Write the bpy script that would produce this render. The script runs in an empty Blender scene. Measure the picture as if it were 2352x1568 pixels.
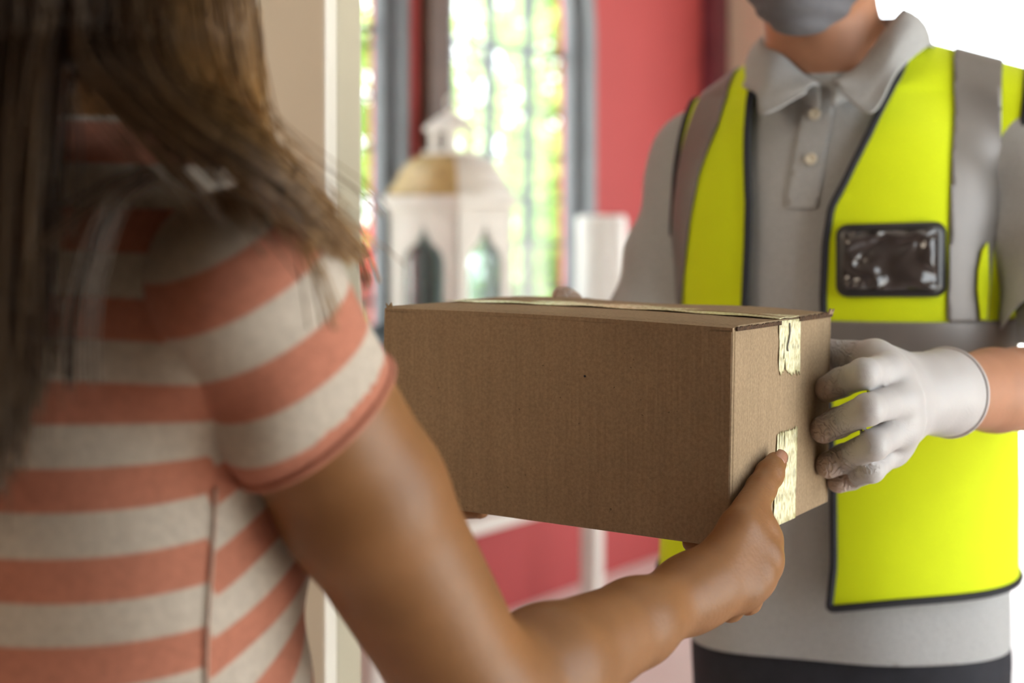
import bpy, math, random
import numpy as np
from mathutils import Vector

SC = bpy.context.scene
COL = SC.collection
rng = np.random.default_rng(7)
random.seed(7)

# ------------------------------------------------------------------ camera, sky, lights, exposure
F, CX, HY, CZ = 3400.0, 1176.0, 480.0, 1.30       # pixels of a 2352x1568 frame; eye height 1.30 m
cam = bpy.data.cameras.new('camera'); camo = bpy.data.objects.new('camera', cam); COL.objects.link(camo)
camo.location = (0, 0, CZ); camo.rotation_euler = (math.pi/2, 0, 0)
cam.sensor_width = 36; cam.lens = F*36/2352; cam.shift_y = -(784-HY)/2352
cam.clip_start = 0.02; cam.clip_end = 200
cam.dof.use_dof = True; cam.dof.focus_distance = 1.085; cam.dof.aperture_fstop = 3.9
cam.dof.aperture_blades = 0
SC.camera = camo

wd = bpy.data.worlds.new('world'); SC.world = wd; wd.use_nodes = True
bg = wd.node_tree.nodes['Background']
bg.inputs[0].default_value = (0.90, 0.96, 1.0, 1); bg.inputs[1].default_value = 4.0

SC.view_settings.view_transform = 'Standard'; SC.view_settings.look = 'None'
SC.view_settings.gamma = 1; SC.view_settings.exposure = 0.5
SC.view_settings.use_curve_mapping = False
SC.cycles.use_denoising = True
SC.cycles.max_bounces = 8; SC.cycles.diffuse_bounces = 5; SC.cycles.transparent_max_bounces = 24
SC.cycles.sample_clamp_indirect = 8.0
SC.cycles.caustics_reflective = False; SC.cycles.caustics_refractive = False

NA = np.array([0.8, -0.6, 0.0]); DB = np.array([0.6, 0.8, 0.0])   # the hall's own axes: a = along the far wall, b = into the hall
def R(a, b, z=0.0): return NA*a + DB*b + np.array([0, 0, z])
def P(px, py, D): return np.array([(px-CX)/F*D, D, CZ-(py-HY)/F*D])
S = 0.913
def G(px, py, D): return P(px, py, D*S)

def sun_light():
    l = bpy.data.lights.new('sun', 'SUN'); l.energy = 16.0; l.angle = 0.01; l.color = (1, 0.95, 0.85)
    o = bpy.data.objects.new('sun', l); COL.objects.link(o)
    d = Vector((DB*0.62 + np.array([0, 0, -0.9])))
    o.rotation_euler = d.to_track_quat('-Z', 'Y').to_euler()
sun_light()
def area(name, loc, direction, sx, sy, energy, color=(1, 1, 1), portal=False):
    l = bpy.data.lights.new(name, 'AREA'); l.shape = 'RECTANGLE'; l.size = sx; l.size_y = sy
    l.energy = energy; l.color = color
    if portal: l.cycles.is_portal = True
    o = bpy.data.objects.new(name, l); COL.objects.link(o); o.location = loc
    q = Vector(direction).to_track_quat('-Z', 'Y'); o.rotation_euler = q.to_euler()
    return o
area('daylight_portal', R(1.38, 1.7, 1.25), -NA, 2.0, 2.45, 1, portal=True)
area('daylight_portal', R(-1.86, 5.30, 1.2), -DB, 1.05, 2.5, 1, portal=True)
area('room_fill', R(-1.5, -.8, 2.2), (0.3, .8, -.7), 0.8, 0.8, 11, (1.0, 0.84, 0.66))  # unseen warm fill added to brighten the near room

# ------------------------------------------------------------------ materials
MATS = {}
def nt(m): return m.node_tree.nodes, m.node_tree.links
def mat(name, col, rough=0.6, metal=0.0, spec=0.5, bump=0.0, bscale=100.0, var=0.0, vscale=8.0, sub=0.0, stretch=None, trans=0.0, alpha=1.0, sheen=0.0):
    m = bpy.data.materials.new(name); m.use_nodes = True; n, l = nt(m)
    b = n['Principled BSDF']
    b.inputs['Base Color'].default_value = (*col, 1); b.inputs['Roughness'].default_value = rough
    b.inputs['Metallic'].default_value = metal; b.inputs['Specular IOR Level'].default_value = spec
    b.inputs['Transmission Weight'].default_value = trans; b.inputs['Alpha'].default_value = alpha
    b.inputs['Sheen Weight'].default_value = sheen
    if sub:
        b.inputs['Subsurface Weight'].default_value = sub
        b.inputs['Subsurface Radius'].default_value = (0.012, 0.005, 0.003); b.inputs['Subsurface Scale'].default_value = 0.5
    tc = n.new('ShaderNodeTexCoord'); src = tc.outputs['Object']
    if stretch:
        mp = n.new('ShaderNodeMapping'); mp.inputs['Scale'].default_value = stretch
        l.new(src, mp.inputs[0]); src = mp.outputs[0]
    if var:
        t = n.new('ShaderNodeTexNoise'); t.inputs['Scale'].default_value = vscale; t.inputs['Detail'].default_value = 4
        r = n.new('ShaderNodeMapRange'); r.inputs[1].default_value = .25; r.inputs[2].default_value = .75
        r.inputs[3].default_value = 1-var; r.inputs[4].default_value = 1+var
        x = n.new('ShaderNodeMix'); x.data_type = 'RGBA'; x.blend_type = 'MULTIPLY'; x.inputs[0].default_value = 1
        x.inputs[6].default_value = (*col, 1)
        l.new(src, t.inputs['Vector']); l.new(t.outputs['Fac'], r.inputs[0]); l.new(r.outputs[0], x.inputs[7])
        l.new(x.outputs[2], b.inputs['Base Color'])
    if bump:
        t = n.new('ShaderNodeTexNoise'); t.inputs['Scale'].default_value = bscale; t.inputs['Detail'].default_value = 3
        bp = n.new('ShaderNodeBump'); bp.inputs['Strength'].default_value = bump; bp.inputs['Distance'].default_value = 0.002
        l.new(src, t.inputs['Vector']); l.new(t.outputs['Fac'], bp.inputs['Height']); l.new(bp.outputs[0], b.inputs['Normal'])
    MATS[name] = m
    return m
M_red = mat('red_plaster', (0.44, 0.062, 0.062), .75, bump=.1, bscale=60, var=.06, vscale=2)
M_beige = mat('beige_plaster', (0.62, 0.49, 0.37), .8, bump=.1, bscale=60, var=.04, vscale=2)
M_cream_dim = mat('dimmed_yellowish_cream', (0.50, 0.46, 0.34), .45, var=.03, vscale=5)  # post's own paint, yellower and darkened to offset strong daylight on the reveal
M_dim = mat('brown_plaster', (0.22, 0.15, 0.10), .85, bump=.1, bscale=60, var=.04, vscale=2)
M_cream = mat('cream_plaster', (0.66, 0.60, 0.50), .8, bump=.1, bscale=60, var=.04, vscale=2)
M_white = mat('white_gloss_paint', (0.78, 0.75, 0.66), .35, var=.03, vscale=5)
M_trim = mat('white_satin_trim', (0.80, 0.77, 0.68), .3, var=.02, vscale=5)
M_floor = mat('pale_floor_tile', (0.66, 0.57, 0.54), .35, var=.06, vscale=3)
M_ceil = mat('ceiling_paint', (0.7, 0.68, 0.64), .9)
M_maroon = mat('dark_maroon_wood', (0.16, 0.035, 0.05), .5, var=.2, vscale=12)
M_brown = mat('dark_brown_wood', (0.10, 0.055, 0.035), .5, var=.25, vscale=15)
M_grey = mat('blue_grey_paint', (0.20, 0.215, 0.235), .5, var=.06, vscale=9)
M_iron = mat('black_wrought_iron', (0.02, 0.025, 0.025), .5, metal=.3)
M_pave = mat('pale_paving', (0.75, 0.73, 0.70), .8, var=.08, vscale=2)
M_lawn = mat('lawn', (0.16, 0.30, 0.05), .9, var=.4, vscale=20)
M_bark = mat('bark', (0.09, 0.06, 0.04), .9, bump=.6, bscale=20, var=.3, vscale=12)
M_lant = mat('white_lantern_paint', (0.78, 0.75, 0.68), .45, var=.05, vscale=14)
M_gold = mat('tan_lantern_roof', (0.52, 0.36, 0.14), .5, bump=.8, bscale=50, var=.35, vscale=40)
M_vase = mat('white_ceramic', (0.80, 0.79, 0.76), .3, var=.02, vscale=10)
M_table = mat('white_table_paint', (0.78, 0.75, 0.70), .4, var=.03, vscale=8)
M_skinm = mat('skin_man', (0.40, 0.195, 0.115), .5, spec=.35, bump=.12, bscale=260, var=.10, vscale=30, sub=.15)
M_sking = mat('skin_woman', (0.245, 0.110, 0.038), .45, spec=.4, bump=.14, bscale=330, var=.11, vscale=34, sub=.06)
M_nail = mat('fingernail', (0.40, 0.20, 0.13), .25, spec=.6)
M_hairm = mat('short_brown_hair', (0.05, 0.03, 0.02), .5, bump=.8, bscale=160)
M_polo = mat('grey_marl_pique', (0.375, 0.38, 0.38), .95, spec=.15, bump=.25, bscale=500, var=.13, vscale=420, sheen=.15)
M_vest = mat('fluorescent_yellow', (0.63, 0.75, 0.004), .75, spec=.2, bump=.15, bscale=450, var=.02, vscale=30, sheen=.1)
M_band = mat('grey_reflective_tape', (0.20, 0.185, 0.175), .42, metal=.35, bump=.06, bscale=500, var=.05, vscale=20)
M_pipe = mat('black_binding', (0.015, 0.016, 0.022), .8)
M_mask = mat('grey_mask_cloth', (0.125, 0.125, 0.14), .9, bump=.25, bscale=500, var=.08, vscale=300)
M_trou = mat('black_denim', (0.014, 0.015, 0.022), .85, bump=.3, bscale=500, var=.25, vscale=60)
M_jean = mat('blue_denim', (0.06, 0.09, 0.17), .85, bump=.3, bscale=500, var=.25, vscale=60)
M_shoe = mat('dark_shoe_leather', (0.03, 0.025, 0.02), .4)
M_button = mat('pearl_button', (0.62, 0.57, 0.45), .25, spec=.7)
M_iris = mat('dark_iris', (0.03, 0.018, 0.01), .15)
M_eye = mat('eye_white', (0.8, 0.8, 0.78), .2)
M_idf = mat('black_vinyl', (0.012, 0.012, 0.013), .3, spec=.6)
M_edge = mat('corrugated_board_edge', (0.07, 0.035, 0.016), .95, bump=1.0, bscale=350, var=.5, vscale=220)

def mat_idwin():
    m = mat('clear_plastic_window', (0.035, 0.028, 0.027), .14, spec=.9); n, l = nt(m); b = n['Principled BSDF']
    tc = n.new('ShaderNodeTexCoord'); t = n.new('ShaderNodeTexNoise'); t.inputs['Scale'].default_value = 17; t.inputs['Detail'].default_value = 1
    t.inputs['Distortion'].default_value = 1.6
    bp = n.new('ShaderNodeBump'); bp.inputs['Strength'].default_value = 1.0; bp.inputs['Distance'].default_value = .022
    l.new(tc.outputs['Object'], t.inputs['Vector']); l.new(t.outputs['Fac'], bp.inputs['Height']); l.new(bp.outputs[0], b.inputs['Normal'])
    return m
M_idw = mat_idwin()

def mat_glass(name, col=(1, 1, 1), gl=.08):
    m = bpy.data.materials.new(name); m.use_nodes = True; n, l = nt(m); n.clear()
    o = n.new('ShaderNodeOutputMaterial'); mx = n.new('ShaderNodeMixShader'); tr = n.new('ShaderNodeBsdfTransparent'); g = n.new('ShaderNodeBsdfGlossy')
    tr.inputs[0].default_value = (*col, 1); g.inputs['Roughness'].default_value = .03; mx.inputs[0].default_value = gl
    l.new(tr.outputs[0], mx.inputs[1]); l.new(g.outputs[0], mx.inputs[2]); l.new(mx.outputs[0], o.inputs[0])
    return m
M_glass = mat_glass('window_glass', (.97, .99, .98), .05)
M_lglass = mat_glass('lantern_glass', (.86, .92, .93), .16)

def mat_leaf(name, c):
    m = bpy.data.materials.new(name); m.use_nodes = True; n, l = nt(m); n.clear()
    o = n.new('ShaderNodeOutputMaterial'); mx = n.new('ShaderNodeMixShader'); tr = n.new('ShaderNodeBsdfTranslucent'); d = n.new('ShaderNodeBsdfDiffuse')
    g = n.new('ShaderNodeNewGeometry'); cr = n.new('ShaderNodeValToRGB')
    cr.color_ramp.elements[0].color = (c[0]*.45, c[1]*.5, c[2]*.6, 1); cr.color_ramp.elements[1].color = (c[0]*1.3, c[1]*1.25, c[2]*1.2, 1)
    l.new(g.outputs['Random Per Island'], cr.inputs[0]); l.new(cr.outputs[0], tr.inputs[0]); l.new(cr.outputs[0], d.inputs[0])
    mx.inputs[0].default_value = .5
    l.new(d.outputs[0], mx.inputs[1]); l.new(tr.outputs[0], mx.inputs[2]); l.new(mx.outputs[0], o.inputs[0])
    return m
M_leaf = mat_leaf('sunlit_leaf', (0.42, 0.58, 0.17))
M_leaf2 = mat_leaf('dark_leaf', (0.22, 0.36, 0.10))
M_leafr = mat_leaf('red_blossom', (0.65, 0.10, 0.10))

def mat_card():
    m = mat('corrugated_cardboard', (0.30, 0.218, 0.135), .85, spec=.15); n, l = nt(m); b = n['Principled BSDF']
    tc = n.new('ShaderNodeTexCoord')
    def noise(scale, detail, st=(1, 1, 1)):
        mp = n.new('ShaderNodeMapping'); mp.inputs['Scale'].default_value = st; l.new(tc.outputs['Object'], mp.inputs[0])
        t = n.new('ShaderNodeTexNoise'); t.inputs['Scale'].default_value = scale; t.inputs['Detail'].default_value = detail; l.new(mp.outputs[0], t.inputs['Vector']); return t
    fib = noise(420, 4); pat = noise(14, 3); flu = noise(300, 1, (1, 1, .03)); spk = noise(260, 2)
    def rng_(t, a, bb, c, d):
        r = n.new('ShaderNodeMapRange'); r.inputs[1].default_value = a; r.inputs[2].default_value = bb; r.inputs[3].default_value = c; r.inputs[4].default_value = d
        l.new(t.outputs['Fac'], r.inputs[0]); return r.outputs[0]
    def mul(x, y):
        q = n.new('ShaderNodeMath'); q.operation = 'MULTIPLY'; l.new(x, q.inputs[0]); l.new(y, q.inputs[1]); return q.outputs[0]
    v = mul(mul(rng_(fib, .3, .7, .84, 1.14), rng_(pat, .3, .7, .95, 1.05)), mul(rng_(flu, .3, .7, .95, 1.05), rng_(spk, .22, .27, .5, 1.0)))
    x = n.new('ShaderNodeMix'); x.data_type = 'RGBA'; x.blend_type = 'MULTIPLY'; x.inputs[0].default_value = 1; x.inputs[6].default_value = (0.30, 0.218, 0.135, 1)
    l.new(v, x.inputs[7]); l.new(x.outputs[2], b.inputs['Base Color'])
    bp = n.new('ShaderNodeBump'); bp.inputs['Strength'].default_value = .35; bp.inputs['Distance'].default_value = .0012
    l.new(flu.outputs['Fac'], bp.inputs['Height']); l.new(bp.outputs[0], b.inputs['Normal'])
    return m
M_card = mat_card()

def mat_tape():
    m = mat('cream_packing_tape', (0.62, 0.58, 0.34), .26, spec=.8); n, l = nt(m); b = n['Principled BSDF']
    tc = n.new('ShaderNodeTexCoord'); mp = n.new('ShaderNodeMapping'); mp.inputs['Scale'].default_value = (1, 1, .45); l.new(tc.outputs['Object'], mp.inputs[0])
    t = n.new('ShaderNodeTexNoise'); t.inputs['Scale'].default_value = 380; t.inputs['Detail'].default_value = 2; l.new(mp.outputs[0], t.inputs['Vector'])
    r = n.new('ShaderNodeValToRGB'); r.color_ramp.elements[0].position = .32; r.color_ramp.elements[0].color = (.46, .40, .20, 1)
    r.color_ramp.elements[1].position = .6; r.color_ramp.elements[1].color = (.80, .78, .50, 1)
    l.new(t.outputs['Fac'], r.inputs[0]); l.new(r.outputs[0], b.inputs['Base Color'])
    bp = n.new('ShaderNodeBump'); bp.inputs['Strength'].default_value = .6; bp.inputs['Distance'].default_value = .0015
    l.new(t.outputs['Fac'], bp.inputs['Height']); l.new(bp.outputs[0], b.inputs['Normal'])
    return m
M_tape = mat_tape()

def mat_stripe():
    m = mat('pink_and_white_striped_jersey', (0.6, 0.5, 0.45), .95, spec=.1, bump=.25, bscale=420, sheen=.1); n, l = nt(m); b = n['Principled BSDF']
    at = n.new('ShaderNodeAttribute'); at.attribute_name = 'stripe'
    r = n.new('ShaderNodeMapRange'); r.interpolation_type = 'SMOOTHSTEP'; r.inputs[1].default_value = -.12; r.inputs[2].default_value = .12
    mx = n.new('ShaderNodeMix'); mx.data_type = 'RGBA'; mx.inputs[6].default_value = (.52, .46, .385, 1); mx.inputs[7].default_value = (.47, .19, .125, 1)
    tc = n.new('ShaderNodeTexCoord'); t = n.new('ShaderNodeTexNoise'); t.inputs['Scale'].default_value = 220; t.inputs['Detail'].default_value = 4
    r2 = n.new('ShaderNodeMapRange'); r2.inputs[1].default_value = .3; r2.inputs[2].default_value = .7; r2.inputs[3].default_value = .88; r2.inputs[4].default_value = 1.1
    x = n.new('ShaderNodeMix'); x.data_type = 'RGBA'; x.blend_type = 'MULTIPLY'; x.inputs[0].default_value = 1
    l.new(tc.outputs['Object'], t.inputs['Vector']); l.new(t.outputs['Fac'], r2.inputs[0])
    l.new(at.outputs['Fac'], r.inputs[0]); l.new(r.outputs[0], mx.inputs[0]); l.new(mx.outputs[2], x.inputs[6]); l.new(r2.outputs[0], x.inputs[7])
    l.new(x.outputs[2], b.inputs['Base Color'])
    return m
M_strp = mat_stripe()

def mat_glove():
    m = mat('white_latex', (0.48, 0.455, 0.45), .42, spec=.4, sub=.1); n, l = nt(m); b = n['Principled BSDF']
    at = n.new('ShaderNodeAttribute'); at.attribute_name = 'tip'
    mx = n.new('ShaderNodeMix'); mx.data_type = 'RGBA'; mx.inputs[6].default_value = (.48, .455, .45, 1); mx.inputs[7].default_value = (.42, .31, .25, 1)
    r0 = n.new('ShaderNodeMapRange'); r0.inputs[1].default_value = .60; r0.inputs[2].default_value = 1.15
    l.new(at.outputs['Fac'], r0.inputs[0]); l.new(r0.outputs[0], mx.inputs[0]); l.new(mx.outputs[2], b.inputs['Base Color'])
    tc = n.new('ShaderNodeTexCoord'); v = n.new('ShaderNodeTexNoise'); v.inputs['Scale'].default_value = 70; v.inputs['Detail'].default_value = 1; v.inputs['Distortion'].default_value = 2.5
    ab = n.new('ShaderNodeMath'); ab.operation = 'SUBTRACT'; ab.inputs[1].default_value = .5
    ab2 = n.new('ShaderNodeMath'); ab2.operation = 'ABSOLUTE'
    r = n.new('ShaderNodeMapRange'); r.inputs[1].default_value = 0; r.inputs[2].default_value = .10; r.inputs[3].default_value = 1; r.inputs[4].default_value = 0
    ml = n.new('ShaderNodeMath'); ml.operation = 'MULTIPLY'
    mk = n.new('ShaderNodeMapRange'); mk.inputs[1].default_value = .12; mk.inputs[2].default_value = .4; mk.inputs[3].default_value = .04; mk.inputs[4].default_value = 1
    l.new(at.outputs['Fac'], mk.inputs[0])
    l.new(tc.outputs['Object'], v.inputs['Vector']); l.new(v.outputs['Fac'], ab.inputs[0]); l.new(ab.outputs[0], ab2.inputs[0]); l.new(ab2.outputs[0], r.inputs[0])
    l.new(r.outputs[0], ml.inputs[0]); l.new(mk.outputs[0], ml.inputs[1])
    bp = n.new('ShaderNodeBump'); bp.inputs['Strength'].default_value = .8; bp.inputs['Distance'].default_value = .0018
    l.new(ml.outputs[0], bp.inputs['Height']); l.new(bp.outputs[0], b.inputs['Normal'])
    return m
M_glove = mat_glove()

def mat_hair():
    m = bpy.data.materials.new('long_brown_hair'); m.use_nodes = True; n, l = nt(m); b = n['Principled BSDF']
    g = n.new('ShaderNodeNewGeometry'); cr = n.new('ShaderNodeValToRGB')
    cr.color_ramp.elements[0].color = (.007, .003, .0015, 1); cr.color_ramp.elements[1].color = (.030, .014, .006, 1)  # near-black ramp: shade painted into the upper hair
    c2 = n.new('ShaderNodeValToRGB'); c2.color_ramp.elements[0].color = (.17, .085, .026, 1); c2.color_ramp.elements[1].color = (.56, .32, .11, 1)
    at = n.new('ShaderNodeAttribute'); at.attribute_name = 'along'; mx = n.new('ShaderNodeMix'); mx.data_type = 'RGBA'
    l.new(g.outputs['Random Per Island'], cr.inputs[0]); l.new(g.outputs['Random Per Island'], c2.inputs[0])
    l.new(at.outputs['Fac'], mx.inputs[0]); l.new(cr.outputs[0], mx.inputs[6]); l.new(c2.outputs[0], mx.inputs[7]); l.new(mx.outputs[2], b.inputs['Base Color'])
    b.inputs['Roughness'].default_value = .42; b.inputs['Specular IOR Level'].default_value = .45
    return m
M_hair = mat_hair()

# ------------------------------------------------------------------ mesh helpers
def tag(o, label=None, cat=None, group=None, kind=None):
    if label: o['label'] = label
    if cat: o['category'] = cat
    if group: o['group'] = group
    if kind: o['kind'] = kind
    return o
def empty(name, loc, label, cat, rot=0.0):
    o = bpy.data.objects.new(name, None); COL.objects.link(o); o.location = loc; o.rotation_euler = (0, 0, rot)
    o.empty_display_size = .1
    return tag(o, label, cat)
def root_of(o):
    while o.parent: o = o.parent
    return o
def world_off(parent):
    loc = np.zeros(3)
    while parent is not None:
        loc = loc + np.array(parent.location); parent = parent.parent
    return loc
def obj(name, v, f, m, parent=None, smooth=True, origin=None, attrs=None, solid=0.0, offset=-1):
    """v in world coordinates; the object is placed at `origin` (or at its parent's base)."""
    v = np.asarray(v, float)
    po = world_off(parent)
    og = po if origin is None else np.asarray(origin, float)
    me = bpy.data.meshes.new(name); me.from_pydata((v-og).tolist(), [], [list(map(int, q)) for q in f]); me.update()
    if smooth: me.polygons.foreach_set('use_smooth', [True]*len(me.polygons))
    for k, a in (attrs or {}).items():
        at = me.attributes.new(k, 'FLOAT', 'POINT'); at.data.foreach_set('value', np.asarray(a, np.float32))
    me.materials.append(m)
    o = bpy.data.objects.new(name, me); COL.objects.link(o)
    if parent: o.parent = parent
    o.location = og-po
    if solid:
        s = o.modifiers.new('thickness', 'SOLIDIFY'); s.thickness = solid; s.offset = offset
    return o
class MB:
    def __init__(s): s.v = []; s.f = []
    def add(s, v, f):
        n = len(s.v); s.v += [tuple(map(float, q)) for q in v]; s.f += [tuple(i+n for i in q) for q in f]; return s
    def box(s, o, ax, ay, az):
        o = np.asarray(o, float); ax, ay, az = map(lambda q: np.asarray(q, float), (ax, ay, az))
        c = [o+ax*i+ay*j+az*k for k in (0, 1) for j in (0, 1) for i in (0, 1)]
        f = [(0, 2, 3, 1), (4, 5, 7, 6), (0, 1, 5, 4), (2, 6, 7, 3), (0, 4, 6, 2), (1, 3, 7, 5)]
        if np.dot(np.cross(ax, ay), az) < 0: f = [q[::-1] for q in f]
        return s.add(c, f)
    def rbox(s, a0, a1, b0, b1, z0, z1):      # box in the hall's axes
        return s.box(R(a0, b0, z0), NA*(a1-a0), DB*(b1-b0), (0, 0, z1-z0))
    def build(s, name, m, parent=None, smooth=False, bevel=0.0, origin=None, **k):
        o = obj(name, s.v, s.f, m, parent, smooth, origin, **k)
        if bevel:
            b = o.modifiers.new('bevel', 'BEVEL'); b.width = bevel; b.segments = 2; b.limit_method = 'ANGLE'
        return o
def tube_mesh(pts, rad, sides=8, closed=False):
    pts = np.asarray(pts, float); n = len(pts); rad = np.broadcast_to(np.asarray(rad, float), (n,))
    t = np.gradient(pts, axis=0) if not closed else np.roll(pts, -1, 0)-np.roll(pts, 1, 0)
    t /= np.linalg.norm(t, axis=1)[:, None]+1e-12
    u = np.cross(t[0], [0, 0, 1.0]);
    if np.linalg.norm(u) < .1: u = np.cross(t[0], [1.0, 0, 0])
    u /= np.linalg.norm(u); U = []
    for i in range(n):
        u = u-t[i]*np.dot(u, t[i]); u /= np.linalg.norm(u)+1e-12; U.append(u.copy())
    U = np.array(U); V = np.cross(t, U); a = np.arange(sides)/sides*2*np.pi
    v = (pts[:, None]+rad[:, None, None]*(np.cos(a)[None, :, None]*U[:, None]+np.sin(a)[None, :, None]*V[:, None])).reshape(-1, 3)
    f = []
    for i in range(n if closed else n-1):
        j = (i+1) % n
        for k in range(sides): f.append((i*sides+k, i*sides+(k+1) % sides, j*sides+(k+1) % sides, j*sides+k))
    if not closed: f += [tuple(range(sides))[::-1], tuple((n-1)*sides+k for k in range(sides))]
    return v, f
def lathe(profile, c, seg=48):
    v = []; f = []; n = len(profile)
    for r, z in profile:
        for k in range(seg):
            a = 2*np.pi*k/seg; v.append((c[0]+r*np.cos(a), c[1]+r*np.sin(a), c[2]+z))
    for i in range(n-1):
        for k in range(seg): f.append((i*seg+k, i*seg+(k+1) % seg, (i+1)*seg+(k+1) % seg, (i+1)*seg+k))
    f += [tuple(range(seg))[::-1], tuple((n-1)*seg+k for k in range(seg))]
    return v, f
def plate(outer, holes, thick):
    """flat plate in local x,y with holes, thickness along z from 0 to thick -> verts, faces"""
    cu = bpy.data.curves.new('tmp', 'CURVE'); cu.dimensions = '2D'; cu.fill_mode = 'BOTH'; cu.extrude = thick/2
    for lp in [outer]+list(holes):
        sp = cu.splines.new('POLY'); sp.points.add(len(lp)-1)
        for q, (x, y) in zip(sp.points, lp): q.co = (x, y, 0, 1)
        sp.use_cyclic_u = True
    o = bpy.data.objects.new('tmp', cu); COL.objects.link(o)
    dg = bpy.context.evaluated_depsgraph_get(); me = bpy.data.meshes.new_from_object(o.evaluated_get(dg))
    v = np.array([q.co for q in me.vertices]); f = [tuple(p.vertices) for p in me.polygons]
    bpy.data.objects.remove(o); bpy.data.curves.remove(cu); bpy.data.meshes.remove(me)
    v[:, 2] += thick/2
    return v, f
def place(v, o, ex, ey, ez):
    return np.asarray(o)+np.outer(v[:, 0], ex)+np.outer(v[:, 1], ey)+np.outer(v[:, 2], ez)
def spline(pts, n):
    """Catmull-Rom through pts, resampled to n points (any dimension)"""
    p = np.asarray(pts, float); p = np.vstack([2*p[0]-p[1], p, 2*p[-1]-p[-2]]); m = len(p)-3
    t = np.linspace(0, m-1e-9, n); i = t.astype(int); u = (t-i)[:, None]
    a, b, c, d = p[i], p[i+1], p[i+2], p[i+3]
    return .5*((2*b)+(-a+c)*u+(2*a-5*b+4*c-d)*u*u+(-a+3*b-3*c+d)*u**3)

# ------------------------------------------------------------------ implicit surfaces (bodies and clothes grow as continuous skins)
def smin(a, b, k):
    if k <= 0: return np.minimum(a, b)
    h = np.maximum(k-np.abs(a-b), 0)/k
    return np.minimum(a, b)-h*h*k*.25
def cone(p, a, b, ra, rb):
    a = np.asarray(a, float); b = np.asarray(b, float); d = b-a; t = np.clip(((p-a)@d)/max(d@d, 1e-12), 0, 1)
    return np.linalg.norm(p-a-t[:, None]*d, axis=1)-(ra+(rb-ra)*t)
def ell(p, c, r, M=None):
    q = p-np.asarray(c, float)
    if M is not None: q = q@M.T
    r = np.asarray(r, float); k0 = np.linalg.norm(q/r, axis=1); k1 = np.linalg.norm(q/(r*r), axis=1)
    return np.where(k1 > 1e-9, k0*(k0-1)/np.maximum(k1, 1e-9), -r.min())
class Prim:
    def __init__(s, fn, c, r, k=0.02): s.fn = fn; s.c = np.asarray(c, float); s.r = r; s.k = k
def pcone(a, b, ra, rb, k=.02):
    a = np.asarray(a, float); b = np.asarray(b, float)
    return Prim(lambda p: cone(p, a, b, ra, rb), (a+b)/2, np.linalg.norm(b-a)/2+max(ra, rb), k)
def pchain(pts, rads, k=.02, kj=.01):
    pts = [np.asarray(q, float) for q in pts]
    def fn(p):
        d = None
        for i in range(len(pts)-1):
            e = cone(p, pts[i], pts[i+1], rads[i], rads[i+1]); d = e if d is None else smin(d, e, kj)
        return d
    A = np.array(pts); c = (A.min(0)+A.max(0))/2
    return Prim(fn, c, np.linalg.norm(A-c, axis=1).max()+max(rads), k)
class Body:
    def __init__(s, prims): s.p = prims
    def __call__(s, p, use=None):
        d = None
        for q in (s.p if use is None else [s.p[i] for i in use]):
            e = q.fn(p); d = e if d is None else smin(d, e, q.k)
        return d
    def bounds(s):
        lo = np.min([q.c-q.r for q in s.p], 0); hi = np.max([q.c+q.r for q in s.p], 0); return lo, hi
def grad(f, p, e=4e-4):
    g = np.stack([f(p+np.eye(3)[i]*e)-f(p-np.eye(3)[i]*e) for i in range(3)], 1)
    return g/(np.linalg.norm(g, axis=1)[:, None]+1e-12)
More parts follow.
